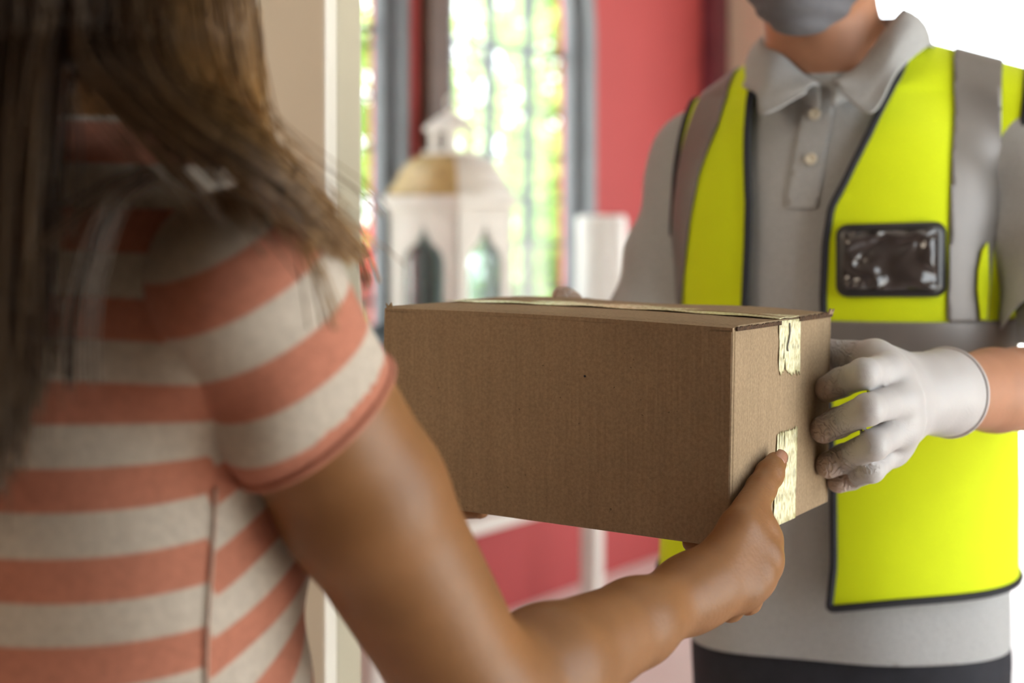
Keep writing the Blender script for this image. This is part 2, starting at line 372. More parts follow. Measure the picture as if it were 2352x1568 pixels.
def skin(body, h, B=12, lo=None, hi=None, project=2):
    """sparse surface nets of body==0"""
    L, H = body.bounds(); lo = L-2*h if lo is None else np.maximum(L-2*h, lo); hi = H+2*h if hi is None else np.minimum(H+2*h, hi)
    nb = np.ceil((hi-lo)/(h*B)).astype(int)
    bi = np.stack(np.meshgrid(*[np.arange(n) for n in nb], indexing='ij'), -1).reshape(-1, 3)
    cen = lo+(bi+.5)*h*B; hd = h*B*math.sqrt(3)/2
    rough = np.stack([np.linalg.norm(cen-q.c, axis=1)-q.r for q in body.p], 0)
    near = rough.min(0) < hd*1.3; bi = bi[near]; cen = cen[near]
    vals = np.stack([q.fn(cen) for q in body.p], 0); tot = body(cen)
    keep = np.abs(tot) < hd*1.35+.004; bi = bi[keep]; vals = vals[:, keep]
    g = np.arange(B+1); lg = np.stack(np.meshgrid(g, g, g, indexing='ij'), -1).reshape(-1, 3)
    off = 1 << 20; cells = []; edges = []
    def key(a): return (a[:, 0].astype(np.int64)*4096+a[:, 1])*4096+a[:, 2]
    kmax = max(q.k for q in body.p)
    for n in range(len(bi)):
        base = bi[n]*B; mn = vals[:, n].min(); use = np.nonzero(vals[:, n] < max(mn, 0)+2.4*hd+kmax)[0]
        d = body(lo+(lg+base)*h, use).reshape(B+1, B+1, B+1)
        s = d < 0
        if s.all() or not s.any(): continue
        c8 = [d[i:B+i, j:B+j, k:B+k] for i in (0, 1) for j in (0, 1) for k in (0, 1)]
        s8 = sum((c < 0).astype(int) for c in c8); act = (s8 > 0) & (s8 < 8); ii = np.argwhere(act)
        if not len(ii): continue
        D = np.stack([c[act] for c in c8], 1)
        acc = np.zeros((len(ii), 3)); cnt = np.zeros(len(ii)); cor = np.array([(i, j, k) for i in (0, 1) for j in (0, 1) for k in (0, 1)], float)
        for a_ in range(8):
            for ax in range(3):
                if cor[a_][ax] == 0:
                    b_ = a_+(4, 2, 1)[ax]; da, db = D[:, a_], D[:, b_]; x = (da < 0) != (db < 0)
                    t = np.where(x, da/np.where(da-db == 0, 1, da-db), 0); q = cor[a_]+t[:, None]*(cor[b_]-cor[a_])
                    acc += q*x[:, None]; cnt += x
        cells.append((ii+base, (ii+base+acc/cnt[:, None])*h+lo))
        for ax in range(3):
            sl0 = [slice(0, B)]*3; sl1 = [slice(0, B)]*3; sl1[ax] = slice(1, B+1)
            x = s[tuple(sl0)] != s[tuple(sl1)]; e = np.argwhere(x)
            if len(e): edges.append((np.full(len(e), ax), e+base, s[tuple(sl0)][x]))
    ck = np.concatenate([key(c[0]) for c in cells]); cv = np.concatenate([c[1] for c in cells]); o = np.argsort(ck); ck = ck[o]; cv = cv[o]
    F_ = []
    ax = np.concatenate([e[0] for e in edges]); ep = np.concatenate([e[1] for e in edges]); es = np.concatenate([e[2] for e in edges])
    for a in range(3):
        m = ax == a; p = ep[m]; s0 = es[m]; b, c = (a+1) % 3, (a+2) % 3
        eb = np.eye(3, dtype=int)[b]; ec = np.eye(3, dtype=int)[c]
        ks = [key(q) for q in (p-eb-ec, p-ec, p, p-eb)]
        ok = (p[:, b] > 0) & (p[:, c] > 0); idx = []
        for k in ks:
            i = np.clip(np.searchsorted(ck, k), 0, len(ck)-1); ok &= ck[i] == k; idx.append(i)
        q = np.stack(idx, 1)[ok]; sg = s0[ok]; q[~sg] = q[~sg][:, ::-1]; F_.append(q)
    f = np.concatenate(F_)
    for _ in range(project):
        for i in range(0, len(cv), 40000):
            p = cv[i:i+40000]; d = body(p); cv[i:i+40000] = p-grad(body, p)*np.clip(d, -h, h)[:, None]*.9
    return cv, f
def tris(f):
    f = np.asarray(f); return np.concatenate([f[:, [0, 1, 2]], f[:, [0, 2, 3]]]) if f.shape[1] == 4 else f
def clip(v, t, g, attrs=()):
    """keep the part of a triangle mesh where g>0, cut exactly along g==0"""
    v = np.asarray(v); t = np.asarray(t); g = np.where(np.abs(g) < 1e-9, 1e-9, g); pos = g[t] > 0; n = pos.sum(1)
    out = [t[n == 3]]; mix = t[(n > 0) & (n < 3)]; nv = []; na = []; cache = {}; nt_ = []
    base = len(v)
    def cut(a, b):
        k = (a, b) if a < b else (b, a)
        if k not in cache:
            a, b = k; w = g[a]/(g[a]-g[b]); cache[k] = base+len(nv); nv.append(v[a]+(v[b]-v[a])*w); na.append([q[a]+(q[b]-q[a])*w for q in attrs])
        return cache[k]
    for tr in mix.tolist():
        poly = []
        for i in range(3):
            a, b = tr[i], tr[(i+1) % 3]
            if g[a] > 0: poly.append(a)
            if (g[a] > 0) != (g[b] > 0): poly.append(cut(a, b))
        for i in range(1, len(poly)-1): nt_.append((poly[0], poly[i], poly[i+1]))
    if nt_: out.append(np.array(nt_))
    V = np.vstack([v, np.array(nv).reshape(-1, 3)]); T = np.concatenate(out)
    A = [np.concatenate([q, np.array([x[i] for x in na])]) if na else q for i, q in enumerate(attrs)]
    u, inv = np.unique(T, return_inverse=True)
    return (V[u], inv.reshape(-1, 3), *[a[u] for a in A])
def loops(t):
    """boundary loops of a triangle mesh (lists of vertex ids)"""
    t = np.asarray(t); e = np.concatenate([t[:, [0, 1]], t[:, [1, 2]], t[:, [2, 0]]]); s = set(map(tuple, e.tolist()))
    nx = {}
    for a, b in s:
        if (b, a) not in s: nx[a] = b
    out = []
    while nx:
        a = next(iter(nx)); lp = [a]; b = nx.pop(a)
        while b in nx and b != lp[0]: lp.append(b); b = nx.pop(b)
        out.append(lp)
    return out
def smooth_loop(p, it=6):
    p = np.asarray(p, float)
    for _ in range(it): p = .5*p+.25*(np.roll(p, 1, 0)+np.roll(p, -1, 0))
    return p
def trace(f, px, py, D0, off=0.0):
    """points where the sight lines through (px,py) meet the surface f==off"""
    px = np.asarray(px, float); py = np.asarray(py, float); d = np.stack([(px-CX)/F, np.ones_like(px), -(py-HY)/F], 1); t = np.full(len(px), float(D0))
    o = np.array([0, 0, CZ])
    for _ in range(60):
        e = f(o+d*t[:, None])-off; t += np.clip(e*.8, -.05, .05)
    return o+d*t[:, None]
def sections(tab, power=2.3):
    tab = np.asarray(sorted(tab), float); z = np.linspace(tab[0, 0], tab[-1, 0], 120); fine = [z]
    for c in range(1, 5):
        y = np.interp(z, tab[:, 0], tab[:, c])
        for _ in range(60): y[1:-1] = .5*y[1:-1]+.25*(y[:-2]+y[2:])
        fine.append(y)
    def fn(q):
        cu, cv, ru, rv = [np.interp(q[:, 2], fine[0], fine[i]) for i in (1, 2, 3, 4)]
        k = (np.abs((q[:, 0]-cu)/ru)**power+np.abs((q[:, 1]-cv)/rv)**power)**(1/power)
        d = (k-1)*np.minimum(ru, rv)
        e = np.maximum(fine[0][0]-q[:, 2], q[:, 2]-fine[0][-1])
        return np.where(e > 0, np.sqrt(np.maximum(d, 0)**2+e**2)+np.minimum(np.maximum(d, e), 0), np.maximum(d, e))
    return fn
class Frame:
    def __init__(s, x, y, ang):
        s.o = np.array([x, y, 0.0]); s.ex = np.array([math.cos(ang), math.sin(ang), 0]); s.ey = np.array([-math.sin(ang), math.cos(ang), 0])
        s.M = np.stack([s.ex, s.ey, [0, 0, 1]])
    def w(s, u, v, z): return s.o+s.ex*u+s.ey*v+np.array([0, 0, z])
    def l(s, p): return (np.asarray(p)-s.o)@s.M.T
    def uz(s, px, py, v):
        rx = (px-CX)/F; D = (v+s.o@s.ey)/(rx*s.ey[0]+s.ey[1]); q = s.l(P(px, py, D)); return q[0], q[2]
def hand_fn(wrist, palm_c, mcps, fingers, frad, thumb, trad, palm_r, kp=.012, kf=.009, dorsal=None, wf=1.15):
    """palm of cones from the wrist to the knuckles, five separate finger chains, a thumb from the palm's side"""
    def fn(p):
        palm = None
        for m, r in zip(mcps, palm_r):
            e = cone(p, wrist, m, palm_r[0]*wf, r); palm = e if palm is None else smin(palm, e, .016)
        for i in range(len(mcps)-1): palm = smin(palm, cone(p, (mcps[i]*.9+wrist*.1), (mcps[i+1]*.9+wrist*.1), palm_r[i], palm_r[i+1]), .01)
        if dorsal is not None:      # tendons and knuckles raised on the back of the hand
            for m, r in zip(mcps, palm_r):
                palm = smin(palm, cone(p, wrist*.62+m*.38+dorsal*palm_r[0]*1.12, m+dorsal*r*.96, .0030, .0045), .0045)
                palm = smin(palm, np.linalg.norm(p-m-dorsal*r*.62, axis=1)-r*.80, .004)
        tot = palm
        for fg, r in list(zip(fingers, frad))+[(thumb, trad)]:
            d = None
            for i in range(len(fg)-1):
                e = cone(p, fg[i], fg[i+1], r[i], r[i+1]); d = e if d is None else smin(d, e, .004)
            tot = np.minimum(tot, smin(palm, d, kf if fg is not thumb else kp))
        return tot
    A = np.array([wrist]+list(mcps)+[q for fg in fingers for q in fg]+list(thumb)); c = (A.min(0)+A.max(0))/2
    return Prim(fn, c, np.linalg.norm(A-c, axis=1).max()+.03, .018)

# ------------------------------------------------------------------ the setting
AW = -2.892; BF = 5.194; BD = 1.07; AR = 1.30; ZC = 2.95    # red wall, far wall, doorway wall, right wall, ceiling
def struct(o): o['kind'] = 'structure'; return o
def T(t): return t+3.856                                    # along the red wall, 0 where the camera's axis meets it
def arch(x0, x1, z0, zs, n=14):
    w = x1-x0; p = [(x0, z0), (x1, z0), (x1, zs)]
    p += [(x0+w*math.cos(a), zs+w*math.sin(a)) for a in np.linspace(0, math.pi/3, n)[1:]]
    p += [(x1-w*math.cos(a), zs+w*math.sin(a)) for a in np.linspace(math.pi/3, 0, n)[1:]]
    return p
W1 = (T(-.395), T(.4685)); W0 = (T(-.93), T(-.53)); ZS = 1.90; SILL = .92
struct(MB().rbox(AW-.3, AR+.2, -2.15, BF+.15, -.03, 0).build('floor', M_floor))
struct(MB().rbox(AW-.3, AR+.2, -2.15, BF+.15, ZC, ZC+.1).build('ceiling', M_ceil))
v, f = plate([(BD+.05, 0), (BF, 0), (BF, ZC), (BD+.05, ZC)], [arch(*W0, SILL, ZS), arch(*W1, SILL, ZS)], .14)
struct(obj('wall_window', place(v, R(AW, 0), DB, [0, 0, 1], -NA), f, M_red, smooth=False))
v, f = plate([(AW-.14, 0), (-2.38, 0), (-2.38, 2.5), (-1.34, 2.5), (-1.34, 0), (AR+.12, 0), (AR+.12, ZC), (AW-.14, ZC)], [], .15)
struct(obj('wall_far', place(v, R(0, BF), NA, [0, 0, 1], DB), f, M_beige, smooth=False))
v, f = plate([(-2.0, 0), (BF, 0), (BF, ZC), (-2.0, ZC)], [[(.75, .05), (2.65, .05), (2.65, 2.45), (.75, 2.45)]], .12)
struct(obj('wall_right', place(v, R(AR, 0), DB, [0, 0, 1], NA), f, M_cream, smooth=False))
v, f = plate([(AW, 0), (-1.125, 0), (-1.125, 2.3), (AR-.02, 2.3), (AR-.02, 0), (AR, 0), (AR, ZC), (AW, ZC)], [], .041)
struct(obj('wall_doorway', place(v, R(0, BD), NA, [0, 0, 1], DB), f, M_cream, smooth=False))
struct(MB().rbox(-2.42, -2.30, -2.0, BD, 0, ZC).build('wall_left', M_beige))
struct(MB().rbox(-2.42, AR+.12, -2.12, -2.0, 0, ZC).build('wall_back', M_dim))
struct(MB().box(R(-40, -30, -.06), NA*80, DB*80, (0, 0, .03)).build('ground', M_pave))
# doorway post: flat face, bright bead, narrower step, seen beside the woman's hair
struct(MB().rbox(-1.125, -1.0305, BD-.006, BD+.041, 0, 2.3).build('trim_1', M_white, bevel=.003))
struct(MB().rbox(-1.031, -1.0235, BD-.012, BD+.006, 0, 2.3).build('trim_2', M_trim, bevel=.004))
struct(MB().rbox(-1.0305, -1.0230, BD+.004, BD+.041, 0, 2.3).build('trim_3', M_cream_dim, bevel=.004))  # reveal face, its daylight toned down in the colour
struct(MB().rbox(-1.132, -1.1245, BD-.014, BD+.041, 0, 2.3).build('trim_4', M_trim, bevel=.005))
struct(MB().rbox(AW, AW+.07, BF-.10, BF, 0, ZC).build('trim_5', M_maroon, bevel=.006))
struct(MB().rbox(-2.45, -2.38, BF-.02, BF+.15, 0, 2.5).build('door_1', M_white, bevel=.006))

def window(n, x0, x1, left_board):
    zt = ZS+(x1-x0)*.866; a = AW-.075
    e = empty('window_%d' % n, R(AW, (x0+x1)/2, SILL), None, None); e['kind'] = 'structure'
    g, q = plate(arch(x0+.01, x1-.01, SILL+.01, ZS), [], .006)
    obj('pane', place(g, R(a-.01, 0), DB, [0, 0, 1], -NA), q, M_glass, e, smooth=False)
    w = .035
    g, q = plate(arch(x0-.001, x1+.001, SILL, ZS), [arch(x0+w, x1-w, SILL+w, ZS)], .04)
    obj('frame', place(g, R(a+.02, 0), DB, [0, 0, 1], -NA), q, M_grey, e, smooth=False)
    g, q = plate(arch(x0-.02, x1+.02, SILL-.02, ZS), [arch(x0+.006, x1-.006, SILL+.006, ZS)], .080)
    obj('reveal', place(g, R(AW+.004, 0), DB, [0, 0, 1], -NA), q, M_grey, e, smooth=False)
    if left_board:
        b = MB().rbox(AW, AW+.045, x0-.075, x0+.03, SILL-.05, ZS+.55); b.build('casing', M_brown, e, bevel=.006)
    # wrought iron tracery: mullions that branch into arcs, thin horizontals
    m = MB(); W = x1-x0; ag = a-.045
    ms = [x0+W*k for k in ((.25, .5, .75) if W > .8 else (.33, .66))]
    for x in ms:
        m.add(*tube_mesh([R(ag, x, SILL), R(ag, x, ZS-.02)], .018))
        for s in (-1, 1):
            p = []
            for th in np.linspace(0, math.pi/3, 12):
                xx = x+s*(W-W*math.cos(th)); zz = ZS-.02+W*math.sin(th)
                lim = (xx-x0, x1-xx)
                if min(lim) < 0 or zz > ZS+W*math.sin(math.acos(min(1, max(lim)/W))): break
                p.append(R(ag, xx, zz))
            if len(p) > 1: m.add(*tube_mesh(p, .016))
    z = SILL+.1
    while z < ZS:
        m.add(*tube_mesh([R(ag-.012, x0, z), R(ag-.012, x1, z)], .006)); z += .155
    m.add(*tube_mesh([R(ag, x0, ZS-.06), R(ag, x1, ZS-.06)], .012))
    m.build('grille', M_iron, e, smooth=True)
    return e
window(1, *W1, True)
window(2, *W0, False)
e = empty('window_3', R(AR, 1.7, .05), None, None); e['kind'] = 'structure'
g, q = plate([(.75, .05), (2.65, .05), (2.65, 2.45), (.75, 2.45)], [[(x+.05, .11), (x+.90, .11), (x+.90, 2.39), (x+.05, 2.39)] for x in (.75, 1.70)], .05)
obj('frame', place(g, R(AR+.03, 0), DB, [0, 0, 1], NA), q, M_trim, e, smooth=False)

# ------------------------------------------------------------------ garden behind the windows
def tree(name, label, c, rad, n, leaf, trunk_h, lm, lsize, seed, cat='tree'):
    r = np.random.default_rng(seed)
    e = empty(name, (c[0], c[1], -.03), label, cat)
    if trunk_h > 0:
        tr = MB().add(*tube_mesh([(c[0], c[1], -.03), (c[0]+.03, c[1]+.02, trunk_h*.5), (c[0]-.02, c[1], trunk_h), (c[0], c[1], c[2])], [.10, .075, .06, .03], 10))
        for k in range(6):
            a = r.uniform(0, 6.28); q = np.array(c)+np.array([math.cos(a)*rad[0]*.7, math.sin(a)*rad[1]*.7, r.uniform(-.3, .5)*rad[2]])
            tr.add(*tube_mesh([(c[0], c[1], trunk_h), (np.array([c[0], c[1], trunk_h])+q)/2+[0, 0, .1], q], [.04, .025, .008], 6))
        tr.build('trunk', M_bark, e, smooth=True)
    # clumps of leaves
    cl = r.normal(size=(40, 3)); cl /= np.linalg.norm(cl, axis=1)[:, None]; cl *= r.uniform(.35, 1, (40, 1))
    k = r.integers(0, 40, n); p = np.array(c)+(cl[k]+r.normal(size=(n, 3))*.17)*np.array(rad)
    p = p[p[:, 2] > 0.02]; n = len(p)
    u = r.normal(size=(n, 3)); u /= np.linalg.norm(u, axis=1)[:, None]; w = np.cross(u, r.normal(size=(n, 3))); w /= np.linalg.norm(w, axis=1)[:, None]
    s = (lsize*r.uniform(.6, 1.3, n))[:, None]; nn = np.cross(u, w)*s*.12
    V = np.stack([p-u*s, p+w*s*.45+nn, p+u*s, p-w*s*.45+nn], 1).reshape(-1, 3)
    f = [(4*i, 4*i+1, 4*i+2, 4*i+3) for i in range(n)]
    obj('crown', V, f, lm, e, smooth=False)
    return e
tree('garden_tree', 'pale green leafy tree outside the large arched window', P(1240, 330, 8.8), (.66, .62, 1.7), 2600, 0, 1.0, M_leaf, .085, 1)
tree('garden_tree', 'green tree outside the gap left of the brown window casing', P(800, 420, 6.6), (.34, .33, 1.3), 1100, 0, .7, M_leaf, .07, 2)
tree('garden_shrub', 'low dark green shrub outside the foot of the large arched window', P(1290, 800, 7.55), (.6, .2, .75), 1500, 0, 0, M_leaf2, .06, 3, 'shrub')
tree('blossom_shrub', 'shrub with red blossom outside the narrow left window', P(868, 560, 5.5), (.14, .14, .22), 120, 0, .6, M_leafr, .03, 4, 'shrub')

# ------------------------------------------------------------------ console table with lantern and vase
def TB(t, o, z): return R(AW+o, T(t), z)
tb = empty('console_table', TB(-.5, .2, 0), 'white console table with a lower shelf below the arched window', 'table')
def tbox(t0, t1, o0, o1, z0, z1): return MB().rbox(AW+o0, AW+o1, T(t0), T(t1), z0, z1)
tbox(-1.16, .19, .03, .40, .795, .83).build('tabletop', M_table, tb, bevel=.006)
tbox(-1.03, .0, .055, .345, .715, .795).build('apron', M_table, tb, bevel=.003)
tbox(-1.03, .0, .05, .36, .397, .437).build('shelf', M_table, tb, bevel=.005)
for t in (-1.06, -.045):
    for o in (.30,): tbox(t, t+.050, o, o+.055, 0, .795).build('leg', M_table, tb, bevel=.004)

lz = .83; la = AW+.03; lb = 3.19; lw = .285
ln = empty('lantern', R(la+lw/2, lb+lw/2, lz), 'large white lantern with tan domed roof on the console table', 'lantern')
def lbox(i, z0, z1): return MB().rbox(la+i, la+lw-i, lb+i, lb+lw-i, lz+z0, lz+z1)
lbox(.0, 0, .03).build('base', M_lant, ln, bevel=.004)
lbox(0, .475, .508).build('cornice', M_lant, ln, bevel=.006)
lbox(.012, .455, .475).build('moulding', M_lant, ln, bevel=.004)
i = .016; bw = lw-2*i; cx = bw/2; hw = .078
def ogee(h):
    zs = .31; p = [(cx-h, .06), (cx+h, .06), (cx+h, zs)]
    p += [(cx+h*math.cos(a), zs+h*.85*math.sin(a)) for a in np.linspace(0, 1.15, 8)[1:]]
    p += [(cx+h*.12, zs+h*1.25), (cx, zs+h*1.62), (cx-h*.12, zs+h*1.25)]
    p += [(cx-h*math.cos(a), zs+h*.85*math.sin(a)) for a in np.linspace(1.15, 0, 8)]
    return p
g, q = plate([(0, .03), (bw, .03), (bw, .456), (0, .456)], [ogee(hw)], .012)
gg, gq = plate([(cx-hw-.01, .05), (cx+hw+.01, .05), (cx+hw+.01, .45), (cx-hw-.01, .45)], [], .002)
for o, ex, ez in ((R(la+i, lb+i, lz), NA, DB), (R(la+lw-i, lb+i, lz), DB, -NA), (R(la+i, lb+lw-i, lz), NA, -DB), (R(la+i, lb+i, lz), DB, NA)):
    pn = obj('side_panel', place(g, o, ex, [0, 0, 1], ez), q, M_lant, ln, smooth=False)
    obj('pane', place(gg, o+ez*.013, ex, [0, 0, 1], ez), gq, M_lglass, pn, smooth=False)
lc = np.array(R(la+lw/2, lb+lw/2, lz))
def sq(h, z): return [lc+NA*(sx*h)+DB*(sy*h)+np.array([0, 0, z]) for sx, sy in ((-1, -1), (1, -1), (1, 1), (-1, 1))]
prof = [(.130, .508), (.128, .525), (.117, .545), (.106, .575), (.092, .60), (.074, .617), (.058, .628)]
prof = [tuple(x) for x in spline(prof, 16)]
rings = [sq(h, z) for h, z in prof]
for k in range(4):
    V = []; n = len(rings)
    for r_ in rings: V += [r_[k], r_[(k+1) % 4]]
    obj('roof_panel', V, [(2*j, 2*j+1, 2*j+3, 2*j+2) for j in range(n-1)], M_gold if k in (0, 2) else M_lant, ln, smooth=True, solid=.006)
m = MB(); r0 = sq(.060, .626)
m.box(r0[0], NA*.12, DB*.12, (0, 0, .012))
for sx in (-1, 1):
    for sy in (-1, 1): m.box(lc+NA*(sx*.037-.009)+DB*(sy*.037-.009)+np.array([0, 0, .636]), NA*.018, DB*.018, (0, 0, .062))
m.build('cupola', M_lant, ln, bevel=.002)
V = []; cp = spline([(.058, .696), (.056, .708), (.043, .722), (.028, .738), (.012, .752), (.004, .765)], 12)
for h, z in cp: V += sq(h, z)
f = [(4*j+k, 4*j+(k+1) % 4, 4*j+4+(k+1) % 4, 4*j+4+k) for j in range(11) for k in range(4)]+[(3, 2, 1, 0), (44, 45, 46, 47)]
cap = obj('cap', V, f, M_lant, ln, smooth=False)
v, f = tube_mesh([lc+NA*(.02*math.cos(a))+np.array([0, 0, .778+.02*math.sin(a)]) for a in np.linspace(0, 2*np.pi, 17)[:-1]], .003, 8, True)
obj('ring_handle', v, f, M_lant, ln)
vc = R(AW+.30, 3.93, .83)
pr = spline([(.085, 0), (.105, .012), (.098, .10), (.083, .2), (.079, .30), (.080, .42), (.078, .442), (.070, .45), (.062, .444), (.060, .40)], 40)
v, f = lathe([tuple(x) for x in pr], vc)
f = f[:-1]+[tuple(f[-1])]
va = obj('vase', v, f, M_vase, None, origin=vc); tag(va, 'tall white ceramic vase on the right end of the console table', 'vase')

# ------------------------------------------------------------------ the cardboard box
BO = np.array([0.15704, 1.05, 1.21621])                      # upper near corner
BL = np.array([-0.8606, 0.5124, 0.0130]); BW = np.array([0.5122, 0.8607, -0.0163]); BH = np.cross(BL, BW); BH *= -1 if BH[2] < 0 else 1
BL /= np.linalg.norm(BL); BW -= BL*(BW@BL); BW /= np.linalg.norm(BW); BH = np.cross(BL, BW); BH *= np.sign(BH[2])
LX, LW, LH = .30428, .21363, .15670
def bp(l, w, h): return BO+BL*l+BW*w+BH*h                     # h<0 is down
def on_end(px, py, out=0.0):                                 # point on the box's right end, under a pixel
    d = np.array([(px-CX)/F, 1, -(py-HY)/F]); o = np.array([0, 0, CZ]); n = -BL
    t = ((BO+n*out-o)@n)/(d@n); return o+d*t
bx = empty('cardboard_box', bp(LX/2, LW/2, -LH), 'brown cardboard parcel taped shut, passed between the two people', 'box')
m = MB(); th = .004
m.box(bp(0, 0, -LH), BL*LX, BW*th, BH*(LH-.001)); m.box(bp(0, LW-th, -LH), BL*LX, BW*th, BH*(LH-.001))
m.box(bp(0, th, -LH), BL*th, BW*(LW-2*th), BH*(LH-.0015)); m.box(bp(LX-th, th, -LH), BL*th, BW*(LW-2*th), BH*(LH-.003))
m.box(bp(th, th, -LH), BL*(LX-2*th), BW*(LW-2*th), BH*th)
m.build('carton', M_card, bx, bevel=.0016)
def sheet(l0, l1, w0, w1, fn, th, name, mt, n=(24, 10), parent=bx):
    """bent board: grid over (l,w) with height fn, thickness th downward"""
    L_ = np.linspace(l0, l1, n[0]); W_ = np.linspace(w0, w1, n[1]); V = []; Q = []
    for s in (0, 1):
        for a in L_:
            for b in W_: V.append(bp(a, b, fn(a, b)-s*th))
    N = n[0]*n[1]; ix = lambda i, j, s: s*N+i*n[1]+j
    for i in range(n[0]-1):
        for j in range(n[1]-1):
            Q.append((ix(i, j, 0), ix(i+1, j, 0), ix(i+1, j+1, 0), ix(i, j+1, 0))); Q.append((ix(i, j, 1), ix(i, j+1, 1), ix(i+1, j+1, 1), ix(i+1, j, 1)))
    for i in range(n[0]-1):
        for j, sw in ((0, 0), (n[1]-1, 1)):
            q = (ix(i, j, 0), ix(i, j, 1), ix(i+1, j, 1), ix(i+1, j, 0)); Q.append(q if not sw else q[::-1])
    for j in range(n[1]-1):
        for i, sw in ((0, 1), (n[0]-1, 0)):
            q = (ix(i, j, 0), ix(i, j, 1), ix(i, j+1, 1), ix(i, j+1, 0)); Q.append(q if not sw else q[::-1])
    o = obj(name, V, Q, mt, parent, smooth=False); return o
bul = lambda l, w: .0018*math.sin(math.pi*min(1, max(0, l/LX)))
sheet(.0005, LX-.001, .0, .112, lambda l, w: .0008+bul(l, w)-.0010*math.exp(-w/.004)*1.5, .0028, 'flap', M_card)
sheet(.0030, LX-.001, .113, LW, lambda l, w: .0016+bul(l, w)+.0012*math.sin(l*30)-.0010*math.exp(-(LW-w)/.004), .0028, 'flap', M_card)
# raw corrugated edge showing in the slot along the right end
V = []; n = 60
jag = rng.uniform(0, 1, n)
for k in range(n):
    w = .004+(.093-.004)*k/(n-1); V += [bp(-.0006, w, -.0030), bp(-.0006, w, -.0008+.0011*jag[k])]
obj('flap_edge', V, [(2*k, 2*k+1, 2*k+3, 2*k+2) for k in range(n-1)], M_edge, bx, smooth=False, solid=.001)
V = []
for k in range(n):
    w = .133+(.212-.133)*k/(n-1); V += [bp(-.0007, w, -.0022), bp(-.0007, w, .0006+.0024*jag[k]*(.3+.7*k/n))]
obj('flap_edge', V, [(2*k, 2*k+1, 2*k+3, 2*k+2) for k in range(n-1)], M_edge, bx, smooth=False, solid=.001)
# torn corners
def tear(c, d1, d2): obj('torn_corner', [c, c+d1, c+d1*.6+d2, c+d1*.2+d2*.5, c-d1*.3+d2*.9], [(0, 1, 2, 3), (0, 3, 4)], M_card, bx, smooth=False, solid=.0015)
tear(bp(0, LW-.002, -.001), -BW*.010, BH*.006-BL*.001); tear(bp(LX-.002, .002, -.003), -BL*.006, BH*.007)
# packing tape: along the top seam and down the end, and up from the bottom
w0, w1 = .0905, .1335
sheet(-.0006, LX+.0004, w0, w1, lambda l, w: .0021+bul(l, w)+.0004*math.sin(l*90+w*200), .0004, 'packing_tape', M_tape, (40, 8))
def end_tape(pts_u, top, bottom, name='packing_tape'):
    """tape on the right end between px columns; ragged end"""
    nu = len(top); V = []; rows = 14
    for i in range(nu):
        for r_ in range(rows):
            s = r_/(rows-1); a = np.array(top[i]); b = np.array(bottom[i]); c = a+(b-a)*s
            V.append(on_end(c[0], c[1], .0007+.0004*math.sin(i*2.1+r_*.8)))
    Q = [(i*rows+j, i*rows+j+1, (i+1)*rows+j+1, (i+1)*rows+j) for i in range(nu-1) for j in range(rows-1)]
    return obj(name, V, Q, M_tape, bx, smooth=True, solid=.0004, offset=0)
n = 25; r2 = np.random.default_rng(3)
top = [(1790+49*k/(n-1), 737-6*k/(n-1)) for k in range(n)]
bot = [(1789+48*k/(n-1), 858-3*k/(n-1)+r2.uniform(-8, 8)-(32*max(0, 1-abs(k/(n-1)-.29)/.07))) for k in range(n)]
end_tape(None, top, bot)
top = [(1786+46*k/(n-1), 997-17*k/(n-1)+r2.uniform(-5, 5)) for k in range(n)]
bot = [(1776+50*k/(n-1), 1211-22*k/(n-1)) for k in range(n)]
end_tape(None, top, bot)
wv = [on_end(x, y, .0016) for x, y in ((1814, 742), (1815, 760), (1812, 782), (1809, 795), (1810, 806))]
v, f = tube_mesh(spline(wv, 20), .0006, 6); obj('tape_crease', v, f, M_band, bx)
# small dark speck on the front
q0 = bp(.118, 0, -.043)
obj('speck', [q0-BW*.0004+BL*(.0011*math.cos(a))+BH*(.0009*math.sin(a)) for a in np.linspace(0, 6.28, 9)[:-1]], [tuple(range(8))], M_pipe, bx, smooth=False)

# ------------------------------------------------------------------ people: shared builders
def V3(*a): return np.array(a, float)
def head_prims(c, fr, sc=1.0, k=.02):
    """head from a skull, jaw, cheeks, nose, brow, lips and ears; c is the centre, fr the head's frame (x right of the viewer, y back, z up)"""
    M = fr.M; W = lambda x, y, z: c+sc*(M.T@np.array([x, y, z]))
    def E_(x, y, z, r, k): r = np.array(r)*sc; cc = W(x, y, z); return Prim(lambda p: ell(p, cc, r, M), cc, r.max(), k)
    pr = [E_(0, .012, .028, (.074, .094, .086), .02), E_(0, -.028, -.035, (.060, .062, .072), .03), E_(0, -.062, -.090, (.024, .022, .020), .03)]
    for s in (-1, 1):
        pr += [E_(s*.040, -.060, -.012, (.022, .022, .02), .025), E_(s*.032, -.082, .034, (.026, .012, .009), .012), E_(s*.048, -.02, -.070, (.018, .035, .018), .025)]
        pr += [E_(s*.076, .012, -.004, (.007, .018, .031), .006), E_(s*.010, -.100, -.020, (.009, .010, .007), .008)]
        pr += [E_(s*.031, -.079, .018, (.014, .012, .010), .004)]
    pr += [pcone(W(0, -.086, .030), W(0, -.108, -.014), .008*sc, .012*sc, .012)]
    pr += [pcone(W(-.018, -.086, -.046), W(.018, -.086, -.046), .007*sc, .007*sc, .008), pcone(W(-.014, -.084, -.056), W(.014, -.084, -.056), .008*sc, .008*sc, .006)]
    return pr, W
